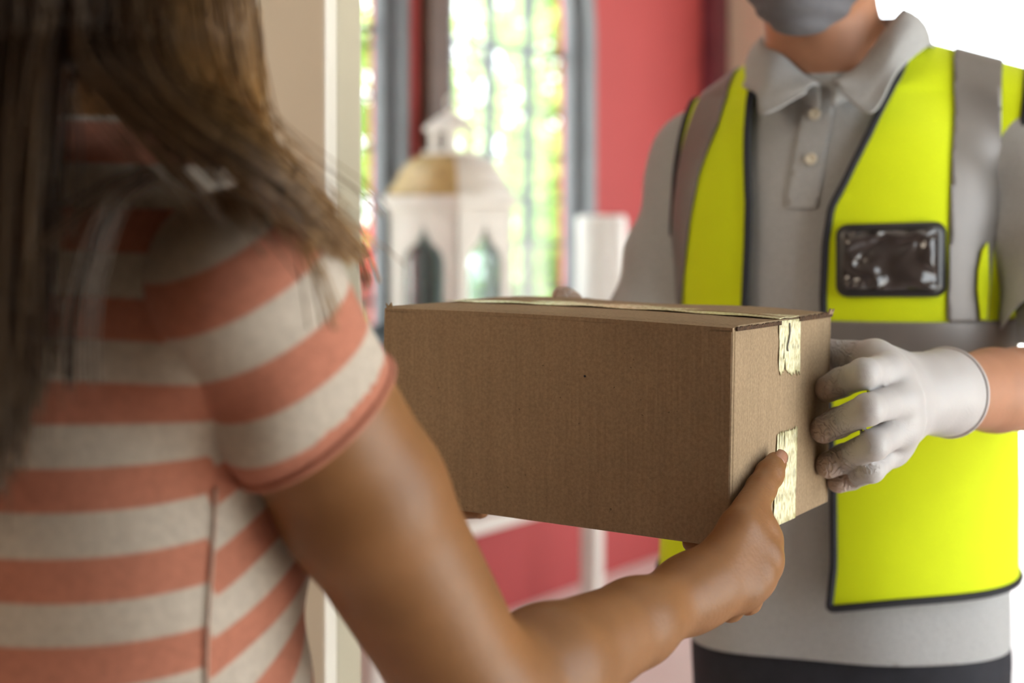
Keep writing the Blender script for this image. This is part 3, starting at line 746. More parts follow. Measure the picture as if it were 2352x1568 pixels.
def face_eyes(W, parent, sc=1.0):
    for s in (-1, 1):
        v, f = lathe([(.0005, -.0125), (.006, -.011), (.0105, -.006), (.0122, 0), (.0105, .006), (.006, .011), (.0005, .0125)], W(s*.031, -.0815, .017), 16)
        e_ = obj('eye', v, f, M_eye, parent)
        c = W(s*.031, -.0815, .017); d = W(s*.031, -.12, .016)-c; d /= np.linalg.norm(d); u = np.cross(d, [0, 0, 1]); u /= np.linalg.norm(u); w = np.cross(u, d)
        iv, jf = lathe([(.0058, .0102), (.0045, .0114), (.0022, .0122), (.0004, .0124)], (0, 0, 0), 16); iv = np.array(iv)
        obj('iris', c+np.outer(iv[:, 0], u)+np.outer(iv[:, 1], w)+np.outer(iv[:, 2], d), jf, M_iris, e_)
def shoe(parent, fr, u, front, c=M_shoe):
    """front = sign of the toe direction along local v"""
    a = fr.w(u, .06*-front, .05); b = fr.w(u, .17*front, .035)
    pr = [pcone(fr.w(u, -.055*front, .05), fr.w(u, .03*front, .055), .045, .047), pcone(fr.w(u, .03*front, .05), fr.w(u, .15*front, .036), .045, .036, .03), pcone(fr.w(u, -.03*front, .07), fr.w(u, -.03*front, .11), .048, .046, .02)]
    b = Body(pr+[]); bb = Body([Prim(lambda p: np.maximum(b(p), -p[:, 2]+.001), fr.w(u, .05*front, .06), .22, 0)])
    v, f = skin(bb, .008); return obj('shoe', v, f, c, parent)
def wob(p, a, seed, s=(9, 9, 5)):
    r = np.random.default_rng(seed); d = 0
    for i in range(5):
        k = r.normal(size=3)*np.array(s)*1.6; d = d+np.sin(p@k+r.uniform(0, 6.28))/5
    return a*d

# ------------------------------------------------------------------ the courier
MF = Frame(.3805, 1.68, math.radians(-20))
man = empty('person', MF.o, 'masked person in yellow safety vest and white gloves holding the parcel', 'person')
mL = lambda u, v, z: MF.w(u, v, z)
JL, JR = mL(.194, .048, 1.392), mL(-.174, .048, 1.365)
EL, WL = P(2515, 885, 1.49), P(2135, 903, 1.262)
ER, WR = P(1480, 850, 1.71), P(1335, 770, 1.475)
m_sec = sections([(.82, 0, 0, .135, .085), (.92, 0, 0, .145, .095), (1.05, -.003, 0, .148, .103), (1.18, -.008, 0, .152, .106), (1.30, -.012, 0, .157, .102), (1.38, -.015, .004, .140, .085), (1.43, -.017, .01, .07, .06)])
torso = Prim(lambda p: m_sec(MF.l(p)), mL(0, 0, 1.1), .42, .02)
nb, nt_ = mL(-.017, .022, 1.39), mL(-.030, -.012, 1.53)
neck = pcone(nb, nt_, .070, .064, .035)
trap = [pcone(mL(-.017, .02, 1.45), JL+[0, 0, -.012], .045, .046, .05), pcone(mL(-.017, .02, 1.45), JR+[0, 0, -.012], .045, .046, .05)]
hF = Frame(0, 0, math.radians(-24)); hc = V3(.328, 1.628, 1.612)
hp, HW = head_prims(hc, hF, .98)
def arm(J, E_, W_, r=(.052, .044, .041, .043, .030), k=.03):
    m1 = J+(E_-J)*.5; f1 = E_+(W_-E_)*.25; f2 = E_+(W_-E_)*.65
    return [pchain([J, m1, E_], [r[0], r[1]*1.05, r[2]], k), pchain([E_, f1, f2, W_], [r[2], r[3], (r[3]+r[4])/2, r[4]], .02)]
# left hand (seen on the right): four fingertips on the box's right end, thumb behind its far edge
def fin(pts): return [np.asarray(q, float) for q in pts]
q = lambda px, py, D: P(px, py, D)
k_ = .913
mcpL = [q(2034, 852, 1.312*k_), q(2058, 920, 1.300*k_), q(2062, 985, 1.306*k_), q(2046, 1034, 1.328*k_)]
fL = [fin([mcpL[0], q(1984, 858, 1.278*k_), on_end(1932, 878, .0185), on_end(1902, 893, .0095)]),
      fin([mcpL[1], q(1994, 940, 1.258*k_), on_end(1926, 970, .0195), on_end(1892, 986, .0095)]),
      fin([mcpL[2], q(2006, 1022, 1.270*k_), on_end(1940, 1052, .0185), on_end(1903, 1068, .0092)]),
      fin([mcpL[3], q(2000, 1076, 1.298*k_), on_end(1954, 1094, .0150), on_end(1926, 1105, .0085)])]
rL = [[.0122, .0108, .0104, .0098], [.0122, .0110, .0106, .0100], [.0118, .0106, .0102, .0096], [.0108, .0098, .0093, .0086]]
tL = fin([WL+(mcpL[0]-WL)*.30+V3(0, .012, .008), q(2010, 826, 1.335*k_), bp(-.012, LW+.014, -.037), bp(.024, LW+.011, -.033)])
handL = hand_fn(WL, None, mcpL, fL, rL, tL, [.0165, .0155, .0130, .0112], [.0135, .0138, .0132, .0120], kf=.006)
# right hand (seen on the left): fingertips just showing above the box's far edge
mcpR = [bp(.228-.022*i, LW+.036+.002*i, -.050-.012*i) for i in range(4)]
fR = [fin([mcpR[i], bp(.250-.024*i, LW+.026, -.016-.010*i), bp(.257-.024*i, LW+.014, (-.003, -.012, -.02, -.03)[i]), bp(.262-.024*i, LW+.012, (.002, -.008, -.018, -.03)[i])]) for i in range(4)]
tR = fin([WR+(mcpR[0]-WR)*.4, bp(.205, LW+.03, -.05), bp(.225, LW+.017, -.05), bp(.242, LW+.012, -.045)])
handR = hand_fn(WR, None, mcpR, fR, [[.0135, .012, .011, .0095]]*4, tR, [.017, .015, .012, .010], [.0155, .0155, .015, .014])
legs_m = []
for s in (-1, 1): legs_m += [pchain([mL(s*.075, .02, .84), mL(s*.088, -.005, .47), mL(s*.095, .02, .09)], [.060, .052, .042], .02)]
bodyM = Body([torso, neck]+trap+hp+arm(JL, EL, WL)+arm(JR, ER, WR)+legs_m+[Prim(lambda p: handL.fn(p)+.0022, handL.c, handL.r, .018), Prim(lambda p: handR.fn(p)+.0022, handR.c, handR.r, .018)])
v, f = skin(bodyM, .0042)
obj('body', v, f, M_skinm, man)
face_eyes(HW, man)
# gloves
def glove(hand, Wr, El, up, name='glove', mcps=None, fingers=None):
    ax = (El-Wr)/np.linalg.norm(El-Wr); cu = Wr+ax*up
    cuff = pchain([Wr-ax*.005, Wr+ax*.018, Wr+ax*(up+.03)], [.032, .034, .0385], .012)
    b = Body([Prim(hand.fn, hand.c, hand.r, .015), cuff]); g = lambda p: b(p)-.0012
    gb = Body([Prim(g, (hand.c+cu)/2, hand.r+.06, 0)])
    v, f = skin(gb, .0022, B=10)
    v, t = clip(v, tris(f), (cu-v)@ax)
    d = np.min([cone(v, fg[-2], fg[-1], .0, .0) for fg in fingers], 0); pip = np.min([cone(v, fg[1], fg[-1], 0, 0) for fg in fingers], 0)
    tip = np.zeros(len(v))
    for fg in fingers:
        for i in range(1, len(fg)-1):
            s = fg[i+1]-fg[i]; u = np.clip(((v-fg[i])@s)/(s@s), -.3, 1.4); near = cone(v, fg[i], fg[i+1], .02, .02) < 0
            val = (i-1+u)/(len(fg)-2); tip = np.maximum(tip, np.where(near, val, 0))
    o = obj(name, v, t, M_glove, man, attrs={'tip': np.clip(tip, 0, 1.2)}, solid=.0006)
    lp = max(loops(t), key=len); tv, tf = tube_mesh(smooth_loop(v[lp], 3)[::2], .0021, 8, True); obj('rolled_cuff', tv, tf, M_glove, o)
    return o
glove(handL, WL, EL, .030, fingers=fL+[tL]); glove(handR, WR, ER, .04, fingers=fR+[tR])

# short hair
def face_local(v): return (v-hc)@hF.M.T/.98
hb = Body(hp); hbo = Body([Prim(lambda p: hb(p)-.010-wob(p, .004, 5, (40, 40, 40)), hc, .16, 0)])
v, f = skin(hbo, .005); q_ = face_local(v)
v, t = clip(v, tris(f), np.minimum(q_[:, 2]-(.062-.55*np.clip(q_[:, 1]+.06, 0, .2)), q_[:, 2]+.06))
obj('hair', v, t, M_hairm, man, solid=.006)
# face mask: cloth over nose, mouth and chin
mk = Body([Prim(lambda p: ell(p, HW(0, -.036, -.045), np.array([.066, .076, .078])*.98, hF.M), HW(0, -.036, -.045), .09, .02),
           pcone(HW(0, -.088, .02), HW(0, -.112, -.030), .010, .016, .03), pcone(HW(0, -.100, -.05), HW(0, -.072, -.098), .022, .020, .035)])
mkb = Body([Prim(lambda p: mk(p)-.003-.0012*np.sin(p[:, 2]*330), HW(0, -.04, -.04), .14, 0)])
v, f = skin(mkb, .004); q_ = face_local(v)
g = np.minimum(np.minimum(.020-q_[:, 2]-.25*np.abs(q_[:, 0]), -.006-q_[:, 1]-.10*np.abs(q_[:, 2]+.04)), q_[:, 2]+.16)
v, t = clip(v, tris(f), g); mo = obj('face_mask', v, t, M_mask, man, solid=.002)
for s in (-1, 1):
    tv, tf = tube_mesh(spline([HW(s*.060, -.012, -.005), HW(s*.074, .004, .018), HW(s*.084, .030, .008), HW(s*.080, .030, -.024), HW(s*.062, -.008, -.06)], 24), .0015, 6)
    obj('ear_loop', tv, tf, M_mask, mo)

# polo shirt
s_sec = sections([(.76, 0, 0, .176, .128), (.86, 0, 0, .174, .126), (.95, 0, 0, .170, .124), (1.05, -.003, 0, .166, .120), (1.18, -.008, 0, .168, .122), (1.30, -.012, 0, .172, .116), (1.38, -.015, .004, .155, .098), (1.425, -.017, .01, .09, .075)])
def polo_fold(p):
    q = MF.l(p); return .0030*np.sin(q[:, 0]*34+4*q[:, 2])*np.clip((1.2-q[:, 2])/.3, 0, 1)+wob(p, .003, 11, (14, 14, 7))
ps = Prim(lambda p: s_sec(MF.l(p))+polo_fold(p), mL(0, 0, 1.1), .44, .02)
ptrap = [pcone(mL(-.017, .02, 1.452), JL+[0, 0, -.008], .053, .056, .05), pcone(mL(-.017, .02, 1.452), JR+[0, 0, -.008], .053, .056, .05)]
def sleeve(J, E_, e, r0, r1):
    a = (E_-J)/np.linalg.norm(E_-J); H_ = J+a*(e+.03)
    def fn(p): return cone(p, J, H_, r0, r1)+.0035*np.sin(((p-J)@a)*70+np.arctan2((p-J)[:, 0], (p-J)[:, 1])*2)*np.clip(((p-J)@a)/.1, 0, 1)+wob(p, .004, 21, (20, 20, 20))
    return Prim(fn, (J+H_)/2, np.linalg.norm(H_-J)/2+r1+.02, .045), a, J+a*e
slL, aL, hL = sleeve(JL+V3(.004, 0, -.01), EL, .228, .056, .070); slR, aR, hR = sleeve(JR+V3(-.004, 0, -.01), ER, .235, .054, .064)
neckp = pcone(mL(-.017, .022, 1.39), mL(-.026, .0, 1.50), .080, .075, .04)
poloB = Body([ps]+ptrap+[neckp, slL, slR])
v, f = skin(poloB, .0052); t = tris(f)
q_ = MF.l(v)
v, t = clip(v, t, q_[:, 2]-.812-.012*np.sin(q_[:, 0]*6+1.0)-.02*(q_[:, 0] < -.1)*0)
# sleeve ends
for H_, a, J in ((hL, aL, JL), (hR, aR, JR)):
    near = np.linalg.norm(v-H_, axis=1) < .13
    v, t = clip(v, t, np.where(near, (H_-v)@a, 1.0))
# neck opening, slanting down to the front
q_ = MF.l(v); rn = np.hypot(q_[:, 0]+.02, q_[:, 1]-.01)
v, t = clip(v, t, np.where(rn < .11, (1.452+.30*(q_[:, 1]+.06))-q_[:, 2], 1.0))
polo_v, polo_t = v, t
polo = obj('polo_shirt', v, t, M_polo, man, solid=.0022)
for lp in loops(t):
    pt = v[lp]
    if len(lp) > 40 and pt[:, 2].max() < 1.30 and pt[:, 2].min() > .9:
        pass
gp = lambda v: grad(poloB, v)
# placket: a double strip down the front below the collar
def polo_patch(name, gfun, off, m, th=.0012):
    q = MF.l(polo_v); vv, tt = clip(polo_v, polo_t, gfun(q))
    vv = vv+gp(vv)*off
    return obj(name, vv, tt, m, polo, solid=th)
ua, za = MF.uz(1878, 200, -.10); ub, zb = MF.uz(1840, 480, -.12)
pl = lambda z: ua+(ub-ua)*(za-z)/(za-zb)
polo_patch('placket', lambda q: np.minimum(np.minimum(.0165-np.abs(q[:, 0]-pl(q[:, 2])), q[:, 2]-zb), np.where(q[:, 1] < 0, 1.0, -1.0)), (.0026), M_polo, .002)
for px, py in ((1871, 262), (1863, 366)):
    c = trace(poloB, [px], [py], 1.4, .0045)[0]; n = gp(c[None])[0]
    u = np.cross(n, [0, 0, 1]); u /= np.linalg.norm(u); w = np.cross(n, u)
    pv, pf = lathe([(.0008, .0006), (.0035, .0006), (.0046, .0020), (.0058, .0022), (.0066, .0014), (.0068, 0), (.0005, 0)], (0, 0, 0), 24); pv = np.array(pv)
    obj('button', c+np.outer(pv[:, 0], u)+np.outer(pv[:, 1], w)+np.outer(pv[:, 2], n), pf, M_button, polo)
# collar: two leaves folded over a stand
def col_pt(px, py, v): u, z = MF.uz(px, py, v); return [u, v, z]
inner = [col_pt(1884, 196, -.088), col_pt(1842, 168, -.080), col_pt(1797, 128, -.062), [-.090, -.020, 1.488], [-.086, .045, 1.515], [-.02, .092, 1.528], [.050, .050, 1.520], [.062, -.012, 1.522], col_pt(2040, 60, -.045), col_pt(1975, 148, -.070), col_pt(1912, 190, -.086)]
outer = [col_pt(1845, 215, -.108), col_pt(1752, 262, -.118), col_pt(1737, 215, -.098), [-.112, -.035, 1.440], [-.118, .055, 1.462], [-.02, .116, 1.480], [.085, .062, 1.480], [.090, -.030, 1.478], col_pt(2062, 165, -.092), col_pt(2003, 258, -.120), col_pt(1935, 214, -.108)]
N = 80; I_ = spline(inner, N); O_ = spline(outer, N); V = []; rows = 7
for i in range(N):
    for r_ in range(rows):
        s = r_/(rows-1); p = I_[i]*(1-s)+O_[i]*s; bul_ = math.sin(math.pi*min(s*1.2, 1))*.007
        rad = np.array([p[0]+.02, p[1]-.01]); rad /= np.linalg.norm(rad)+1e-9
        V.append(mL(p[0]+rad[0]*bul_, p[1]+rad[1]*bul_, p[2]+bul_*.6))
Q = [(i*rows+j, i*rows+j+1, (i+1)*rows+j+1, (i+1)*rows+j) for i in range(N-1) for j in range(rows-1)]
obj('collar', V, Q, M_polo, polo, solid=.0028, offset=0)
V = []
for i in range(N):
    c = np.array([-.02, .01, 0]); p = I_[i]
    for s in (0, 1):
        rad = np.array([p[0]+.02, p[1]-.01]); rad /= np.linalg.norm(rad)
        V.append(mL(p[0]+rad[0]*(.001+.006*s), p[1]+rad[1]*(.001+.006*s), p[2]-.001-.026*s))
obj('collar_stand', V, [(2*i, 2*i+1, 2*i+3, 2*i+2) for i in range(N-1)], M_polo, polo, solid=.002, offset=0)

# safety vest
v_sec = sections([(.82, -.010, 0, .197, .150), (.90, -.010, 0, .196, .148), (1.0, -.008, 0, .192, .143), (1.10, -.007, 0, .189, .140), (1.20, -.008, 0, .188, .138), (1.30, -.012, 0, .188, .130), (1.38, -.015, .004, .172, .112), (1.43, -.017, .01, .10, .085)])
def vest_fold(p):
    q = MF.l(p); return .0035*np.sin(q[:, 0]*27+3*q[:, 2]+1)*np.clip((1.25-q[:, 2])/.3, 0, 1)+wob(p, .0035, 31, (12, 12, 5))
vs = Prim(lambda p: v_sec(MF.l(p))+vest_fold(p), mL(0, 0, 1.1), .44, .02)
vtrap = [pcone(mL(-.017, .02, 1.455), JL+V3(0, 0, -.004), .062, .066, .05), pcone(mL(-.017, .02, 1.455), JR+V3(0, 0, -.004), .062, .066, .05)]
vestB = Body([vs]+vtrap)
v, f = skin(vestB, .0055); t = tris(f)
def poly_uz(pts):
    a = np.array([MF.uz(x, y, d) for x, y, d in pts]); o = np.argsort(a[:, 1]); a = a[o]; return lambda z: np.interp(z, a[:, 1], a[:, 0])
uR = poly_uz([(2100, 84, -.02), (2060, 165, -.07), (1990, 310, -.115), (1935, 420, -.135), (1906, 475, -.138), (1893, 560, -.140), (1888, 690, -.142), (1900, 900, -.142), (1914, 1100, -.142), (1916, 1300, -.145), (1904, 1400, -.148)])
uL = poly_uz([(1735, 136, -.03), (1712, 225, -.085), (1708, 330, -.115), (1713, 470, -.132), (1710, 560, -.138), (1704, 700, -.140), (1700, 900, -.142), (1655, 1250, -.145), (1590, 1400, -.148)])
armR = lambda z: np.interp(z, [1.10, 1.15, 1.19, 1.25, 1.33, 1.42, 1.5], [.30, .215, .190, .182, .184, .192, .196])
armL = lambda z: np.interp(z, [1.08, 1.13, 1.17, 1.25, 1.33, 1.42, 1.5], [.30, .215, .196, .190, .188, .184, .180])
q_ = MF.l(v)
hem = .884+.020*np.clip(q_[:, 0]/.2, -1, 1)*(q_[:, 0] > 0)+.004*np.sin(q_[:, 0]*22)
v, t = clip(v, t, q_[:, 2]-hem)
q_ = MF.l(v); v, t = clip(v, t, np.where(q_[:, 0] > 0, armR(q_[:, 2])-q_[:, 0], armL(q_[:, 2])+q_[:, 0]))
def front_g(q):
    fr_ = np.maximum(q[:, 0]-uR(q[:, 2]), uL(q[:, 2])-q[:, 0]); bk = np.maximum(np.maximum(q[:, 0]-.075, -.105-q[:, 0]), 1.455-q[:, 2])
    return np.where(q[:, 1] < 0, fr_, bk)
q_ = MF.l(v); v, t = clip(v, t, front_g(q_))
vest_v, vest_t = v, t
vest = obj('safety_vest', v, t, M_vest, man, solid=.0020)
vest_n = grad(vestB, vest_v)
def vest_patch(name, gfun, off, m, th=.0009):
    q = MF.l(vest_v); vv, tt, *_ = clip(vest_v, vest_t, gfun(q)); return obj(name, vv+grad(vestB, vv)*off, tt, m, vest, solid=th)
zb0, zb1 = MF.uz(2100, 742, -.14)[1], MF.uz(2100, 826, -.14)[1]
vest_patch('reflective_band', lambda q: np.minimum(zb0-q[:, 2], q[:, 2]-zb1), .0020, M_band)
bR0 = poly_uz([(2190, 120, 0.0), (2184, 250, -.09), (2178, 450, -.12), (2175, 600, -.13), (2168, 745, -.14)])
bR1 = poly_uz([(2300, 138, 0.0), (2296, 250, -.07), (2288, 450, -.10), (2276, 560, -.10), (2262, 745, -.11)])
bL1 = poly_uz([(1690, 165, 0.0), (1640, 290, -.09), (1602, 400, -.10), (1580, 500, -.11), (1562, 640, -.11), (1548, 745, -.12)])
bL0 = poly_uz([(1608, 205, 0.0), (1572, 300, -.05), (1556, 400, -.06), (1550, 500, -.06), (1545, 600, -.06), (1530, 745, -.06)])
vest_patch('reflective_band', lambda q: np.minimum(np.minimum(q[:, 0]-bR0(q[:, 2]), bR1(q[:, 2])-q[:, 0]), q[:, 2]-zb0), .0030, M_band)
vest_patch('reflective_band', lambda q: np.minimum(np.minimum(q[:, 0]-bL0(q[:, 2]), bL1(q[:, 2])-q[:, 0]), q[:, 2]-zb0), .0030, M_band)
for lp in loops(vest_t):
    if len(lp) < 30: continue
    p = smooth_loop(vest_v[lp], 5)[::2]; tv, tf = tube_mesh(p, .0042, 8, True); obj('binding', tv, tf, M_pipe, vest)
# clear ID pocket
def rrect(x0, y0, x1, y1, r, n=6):
    out = []
    for cx_, cy_, a0 in ((x1-r, y0+r, -90), (x1-r, y1-r, 0), (x0+r, y1-r, 90), (x0+r, y0+r, 180)):
        for k in range(n+1): a = math.radians(a0+90*k/n); out.append((cx_+r*math.cos(a), cy_+r*math.sin(a)))
    return out
def vest_slab(name, loop, off, m, th, skew=lambda x, y: (x, y)):
    lp = [skew(*p) for p in loop]; c = np.mean(lp, 0); V = []; n = len(lp); K = 6
    pts = [c]+[c+(np.array(p)-c)*((k+1)/K) for k in range(K) for p in lp]; pts = np.array(pts)
    V = trace(vestB, pts[:, 0], pts[:, 1], 1.4, off)
    Q = [(0, 1+(i+1) % n, 1+i) for i in range(n)]+[(1+k*n+i, 1+k*n+(i+1) % n, 1+(k+1)*n+(i+1) % n, 1+(k+1)*n+i) for k in range(K-1) for i in range(n)]
    return obj(name, V, Q, m, vest, solid=th, offset=0)
sk = lambda x, y: (x, y-.03*(x-1920)*(y < 600)+.0*(x-1920))
vest_slab('pocket_frame', rrect(1920, 516, 2173, 682, 26), .0062, M_idf, .002, sk)
vest_slab('pocket_window', rrect(1937, 533, 2156, 665, 12), .0082, M_idw, .0015, sk)
# yellow side tab peeking out below the arm
vest_slab('side_tab', [(2268, 556), (2256, 575), (2247, 620), (2245, 665), (2252, 735), (2266, 735), (2272, 660), (2270, 600)], .0052, M_vest, .002)

# trousers and shoes
tr_sec = sections([(.74, 0, 0, .160, .105), (.80, 0, 0, .168, .120), (.88, 0, 0, .166, .116), (.98, 0, 0, .162, .112)])
trB = Body([Prim(lambda p: tr_sec(MF.l(p)), mL(0, 0, .88), .26, .03)]+[pchain([mL(s*.080, 0, .80), mL(s*.090, -.012, .47), mL(s*.097, .02, .06)], [.090, .076, .066], .03) for s in (-1, 1)])
v, f = skin(trB, .008); q_ = MF.l(v); v, t = clip(v, tris(f), np.minimum(q_[:, 2]-.07, .97-q_[:, 2]))
trm = obj('trousers', v, t, M_trou, man, solid=.003)
shoe(man, MF, .097, -1); shoe(man, MF, -.097, -1)

# ------------------------------------------------------------------ the recipient
GF = Frame(-.2465, .822, math.radians(-35))                  # local x = her right, y = the way she faces
girl = empty('person', GF.o, 'long-haired person in pink and white striped shirt reaching for the parcel, seen from behind', 'person')
gL = lambda u, v, z: GF.w(u, v, z)
SR = G(583, 711, .800); SL = gL(-.155, .01, 1.235)
EG, WG = G(1105, 1615, .905), G(1588, 1362, 1.085)
ELg, WLg = gL(-.20, .16, 1.03), bp(LX+.05, .09, -.165)
g_sec = sections([(.78, 0, 0, .150, .105), (.92, 0, 0, .135, .095), (1.03, 0, 0, .115, .085), (1.13, 0, .005, .112, .086), (1.22, -.008, .008, .112, .084), (1.29, -.008, 0, .095, .062), (1.33, 0, -.01, .055, .048)])
torsoG = Prim(lambda p: g_sec(GF.l(p)), gL(0, 0, 1.06), .38, .02)
neckG = pcone(gL(0, -.01, 1.29), gL(.0, .015, 1.42), .056, .050, .03)
trapG = [pcone(gL(0, -.005, 1.325), SR+[0, 0, -.006], .034, .036, .04), pcone(gL(0, -.005, 1.325), SL+[0, 0, -.006], .034, .036, .04)]
hGF = Frame(0, 0, math.radians(180-38)); hgc = gL(.0, .045, 1.505)
hpG, HGW = head_prims(hgc, hGF, .95)
ua1 = SR+(EG-SR)*.45; fa1 = EG+(WG-EG)*.28; fa2 = EG+(WG-EG)*.7
armG = [pchain([SR, ua1, EG], [.0435, .0435, .0365], .010), pchain([EG, fa1, fa2, WG], [.0365, .0360, .0265, .0200], .018)]
armGl = [pchain([SL, SL+(ELg-SL)*.5, ELg], [.045, .042, .034], .03), pchain([ELg, ELg+(WLg-ELg)*.3, WLg], [.034, .034, .022], .018)]
# right hand: palm against the lower corner, thumb up the box's end, fingers under the bottom
mcpG = [G(1750, 1240, 1.140), G(1750, 1285, 1.126), G(1732, 1322, 1.114), G(1708, 1350, 1.102)]
ndG = np.cross(mcpG[3]-mcpG[0], (mcpG[1]+mcpG[2])/2-WG); ndG /= np.linalg.norm(ndG); ndG *= -np.sign(ndG[1])
def under(l, w, d): return bp(l, w, -LH-d)
fG = [fin([mcpG[0], under(-.006, .030, .015), under(.022, .042, .011), under(.047, .044, .0095)]),
      fin([mcpG[1], under(-.006, .022, .028), under(.020, .036, .023), under(.042, .044, .012)]),
      fin([mcpG[2], G(1716, 1376, 1.138), under(.016, .026, .034), under(.038, .034, .020)]),
      fin([mcpG[3], G(1676, 1396, 1.118), under(.016, .016, .036), under(.034, .024, .026)])]
rG = [[.0120, .0105, .0095, .0082], [.0120, .0106, .0096, .0082], [.0115, .0102, .0092, .0080], [.0105, .0092, .0084, .0072]]
thG = fin([G(1636, 1318, 1.090), G(1698, 1212, 1.120), on_end(1748, 1122, .0115), on_end(1768, 1088, .0108), on_end(1782, 1062, .0085)])
handG = hand_fn(WG, None, mcpG, fG, rG, thG, [.0130, .0138, .0108, .0102, .0082], [.0122, .0126, .0122, .0110], kp=.018, dorsal=ndG, wf=1.35)
# left hand under the far end of the box, hidden behind her own arm
mcpH = [bp(LX+.016, .06+.022*i, -LH-.012) for i in range(4)]
fH = [fin([m_, m_+BL*-.03+BH*-.006, m_+BL*-.055+BH*.001, m_+BL*-.075+BH*.002]) for m_ in mcpH]
tH = fin([bp(LX+.04, .06, -.160), bp(LX+.020, .035, -.14), bp(LX+.013, .03, -.115), bp(LX+.010, .028, -.09)])
handH = hand_fn(WLg, None, mcpH, fH, rG, tH, [.0145, .0125, .0105, .0085], [.0125, .0125, .012, .0115])
legs_g = [pchain([gL(s*.075, 0, .84), gL(s*.078, .01, .46), gL(s*.08, -.02, .08)], [.078, .052, .038], .02) for s in (-1, 1)]
bodyG = Body([torsoG, neckG]+trapG+hpG+armG+armGl+legs_g+[handG, handH])
v, f = skin(bodyG, .0034)
obj('body', v, f, M_sking, girl)
face_eyes(HGW, girl, .95)
# thumbnail
tn = thG[-1]; ax_ = (thG[-1]-thG[-2]); ax_ /= np.linalg.norm(ax_); on = -BL; sd = np.cross(ax_, on); sd /= np.linalg.norm(sd); on = np.cross(sd, ax_)
sd = sd if sd[1] < 0 else -sd; on = on*math.cos(.75)+sd*math.sin(.75); sd = np.cross(ax_, on)
V = []; n1, n2 = 9, 7
for i in range(n1):
    for j in range(n2):
        a = (i/(n1-1)-.55)*.0145; b = (j/(n2-1)-.5)*2; w = .0062*math.sqrt(max(0, 1-max(0, (i/(n1-1)-.6)/.4)**2*.55)); pt = tn+ax_*a+sd*w*b
        ang = b*.80; V.append(tn+ax_*(a+.0012)+(sd*math.sin(ang)*.83+on*math.cos(ang))*.0088*(1-.10*max(0, i/(n1-1)-.55)/.45))
obj('thumbnail', V, [(i*n2+j, i*n2+j+1, (i+1)*n2+j+1, (i+1)*n2+j) for i in range(n1-1) for j in range(n2-1)], M_nail, girl, solid=.0006, offset=0)

# striped shirt
PER = .0428
gs_sec = sections([(.80, 0, 0, .168, .122), (.92, 0, 0, .150, .110), (1.03, 0, .006, .134, .112), (1.13, 0, .010, .138, .112), (1.22, -.006, .008, .138, .102), (1.29, -.008, 0, .112, .078), (1.325, 0, -.008, .085, .062)])
def gfold(p):
    q = GF.l(p); return wob(p, .0045, 41, (12, 12, 14))+.003*np.sin(q[:, 2]*75+q[:, 0]*22)*np.clip((1.15-q[:, 2])/.1, 0, 1)
gtrap = [pcone(gL(0, -.005, 1.318), SR+V3(-.012, .006, -.004), .045, .043, .05), pcone(gL(0, -.005, 1.318), SL+V3(0, 0, -.004), .045, .050, .05)]
gsB = Body([Prim(lambda p: gs_sec(GF.l(p))+gfold(p), gL(0, 0, 1.06), .40, .02)]+gtrap)
v, f = skin(gsB, .0055); t = tris(f); q_ = GF.l(v)
v, t = clip(v, t, q_[:, 2]-.86); q_ = GF.l(v)
rn = np.hypot(q_[:, 0], q_[:, 1]); v, t = clip(v, t, np.where(rn < .10, 1.352-.2*q_[:, 1]-q_[:, 2], 1.0)); q_ = GF.l(v)
right = (q_[:, 0] > 0)*np.clip((1.26-q_[:, 2])/.1, 0, 1)
zz = q_[:, 2]-.12*np.clip(q_[:, 1]+.10, 0, .082)*right-(.45*np.clip(q_[:, 1]+.018, 0, 1)-.008*(q_[:, 1] > -.018))*right
st = np.cos((zz+.006*np.sin(q_[:, 0]*9)-1.252)*2*np.pi/PER)
shirt = obj('striped_shirt', v, t, M_strp, girl, solid=.0022, attrs={'stripe': st})
sy = np.linspace(1120, 1640, 30); sp_ = trace(gsB, 486+10*np.sin(sy/140), sy, .6, .0012)
tv, tf = tube_mesh(sp_, .0008, 6); obj('side_seam', tv, tf, M_strp, shirt, attrs={'stripe': np.full(len(tv), -.02)})
def gsleeve(J, E_, e, r0, r1, tilt):
    a = (E_-J)/np.linalg.norm(E_-J); A0 = J-a*.012; H_ = J+a*e
    def fn(p):
        s = (p-J)@a; d = cone(p, A0, J+a*(e+.04), r0, r1)
        return d+.0028*np.sin(s*60+np.arctan2((p-J)[:, 2], (p-J)[:, 0])*3)*np.clip(s/.06, 0, 1)+wob(p, .003, 51, (22, 22, 22))
    b = Body([Prim(fn, (J+H_)/2, np.linalg.norm(H_-J)/2+r1+.05, 0)])
    v, f = skin(b, .004); nrm = a+tilt; nrm /= np.linalg.norm(nrm); s = (H_-v)@nrm
    v, t, s = clip(v, tris(f), s, (s,))
    sx = (H_-v)@a; PS = .0500
    st = np.where(s < .009, 1.0, np.sin((sx-.010)/PS*2*np.pi+math.pi))
    o = obj('sleeve', v, t, M_strp, shirt, solid=.0024, attrs={'stripe': st})
    lp = max(loops(t), key=len); pv, pf = tube_mesh(smooth_loop(v[lp], 4)[::2], .0022, 6, True); obj('sleeve_hem', pv, pf, M_strp, o, attrs={'stripe': np.ones(len(pv))})
gsleeve(SR, EG, .068, .0490, .0480, V3(.12, 0, .08)); gsleeve(SL, ELg, .10, .054, .056, V3(0, 0, 0))

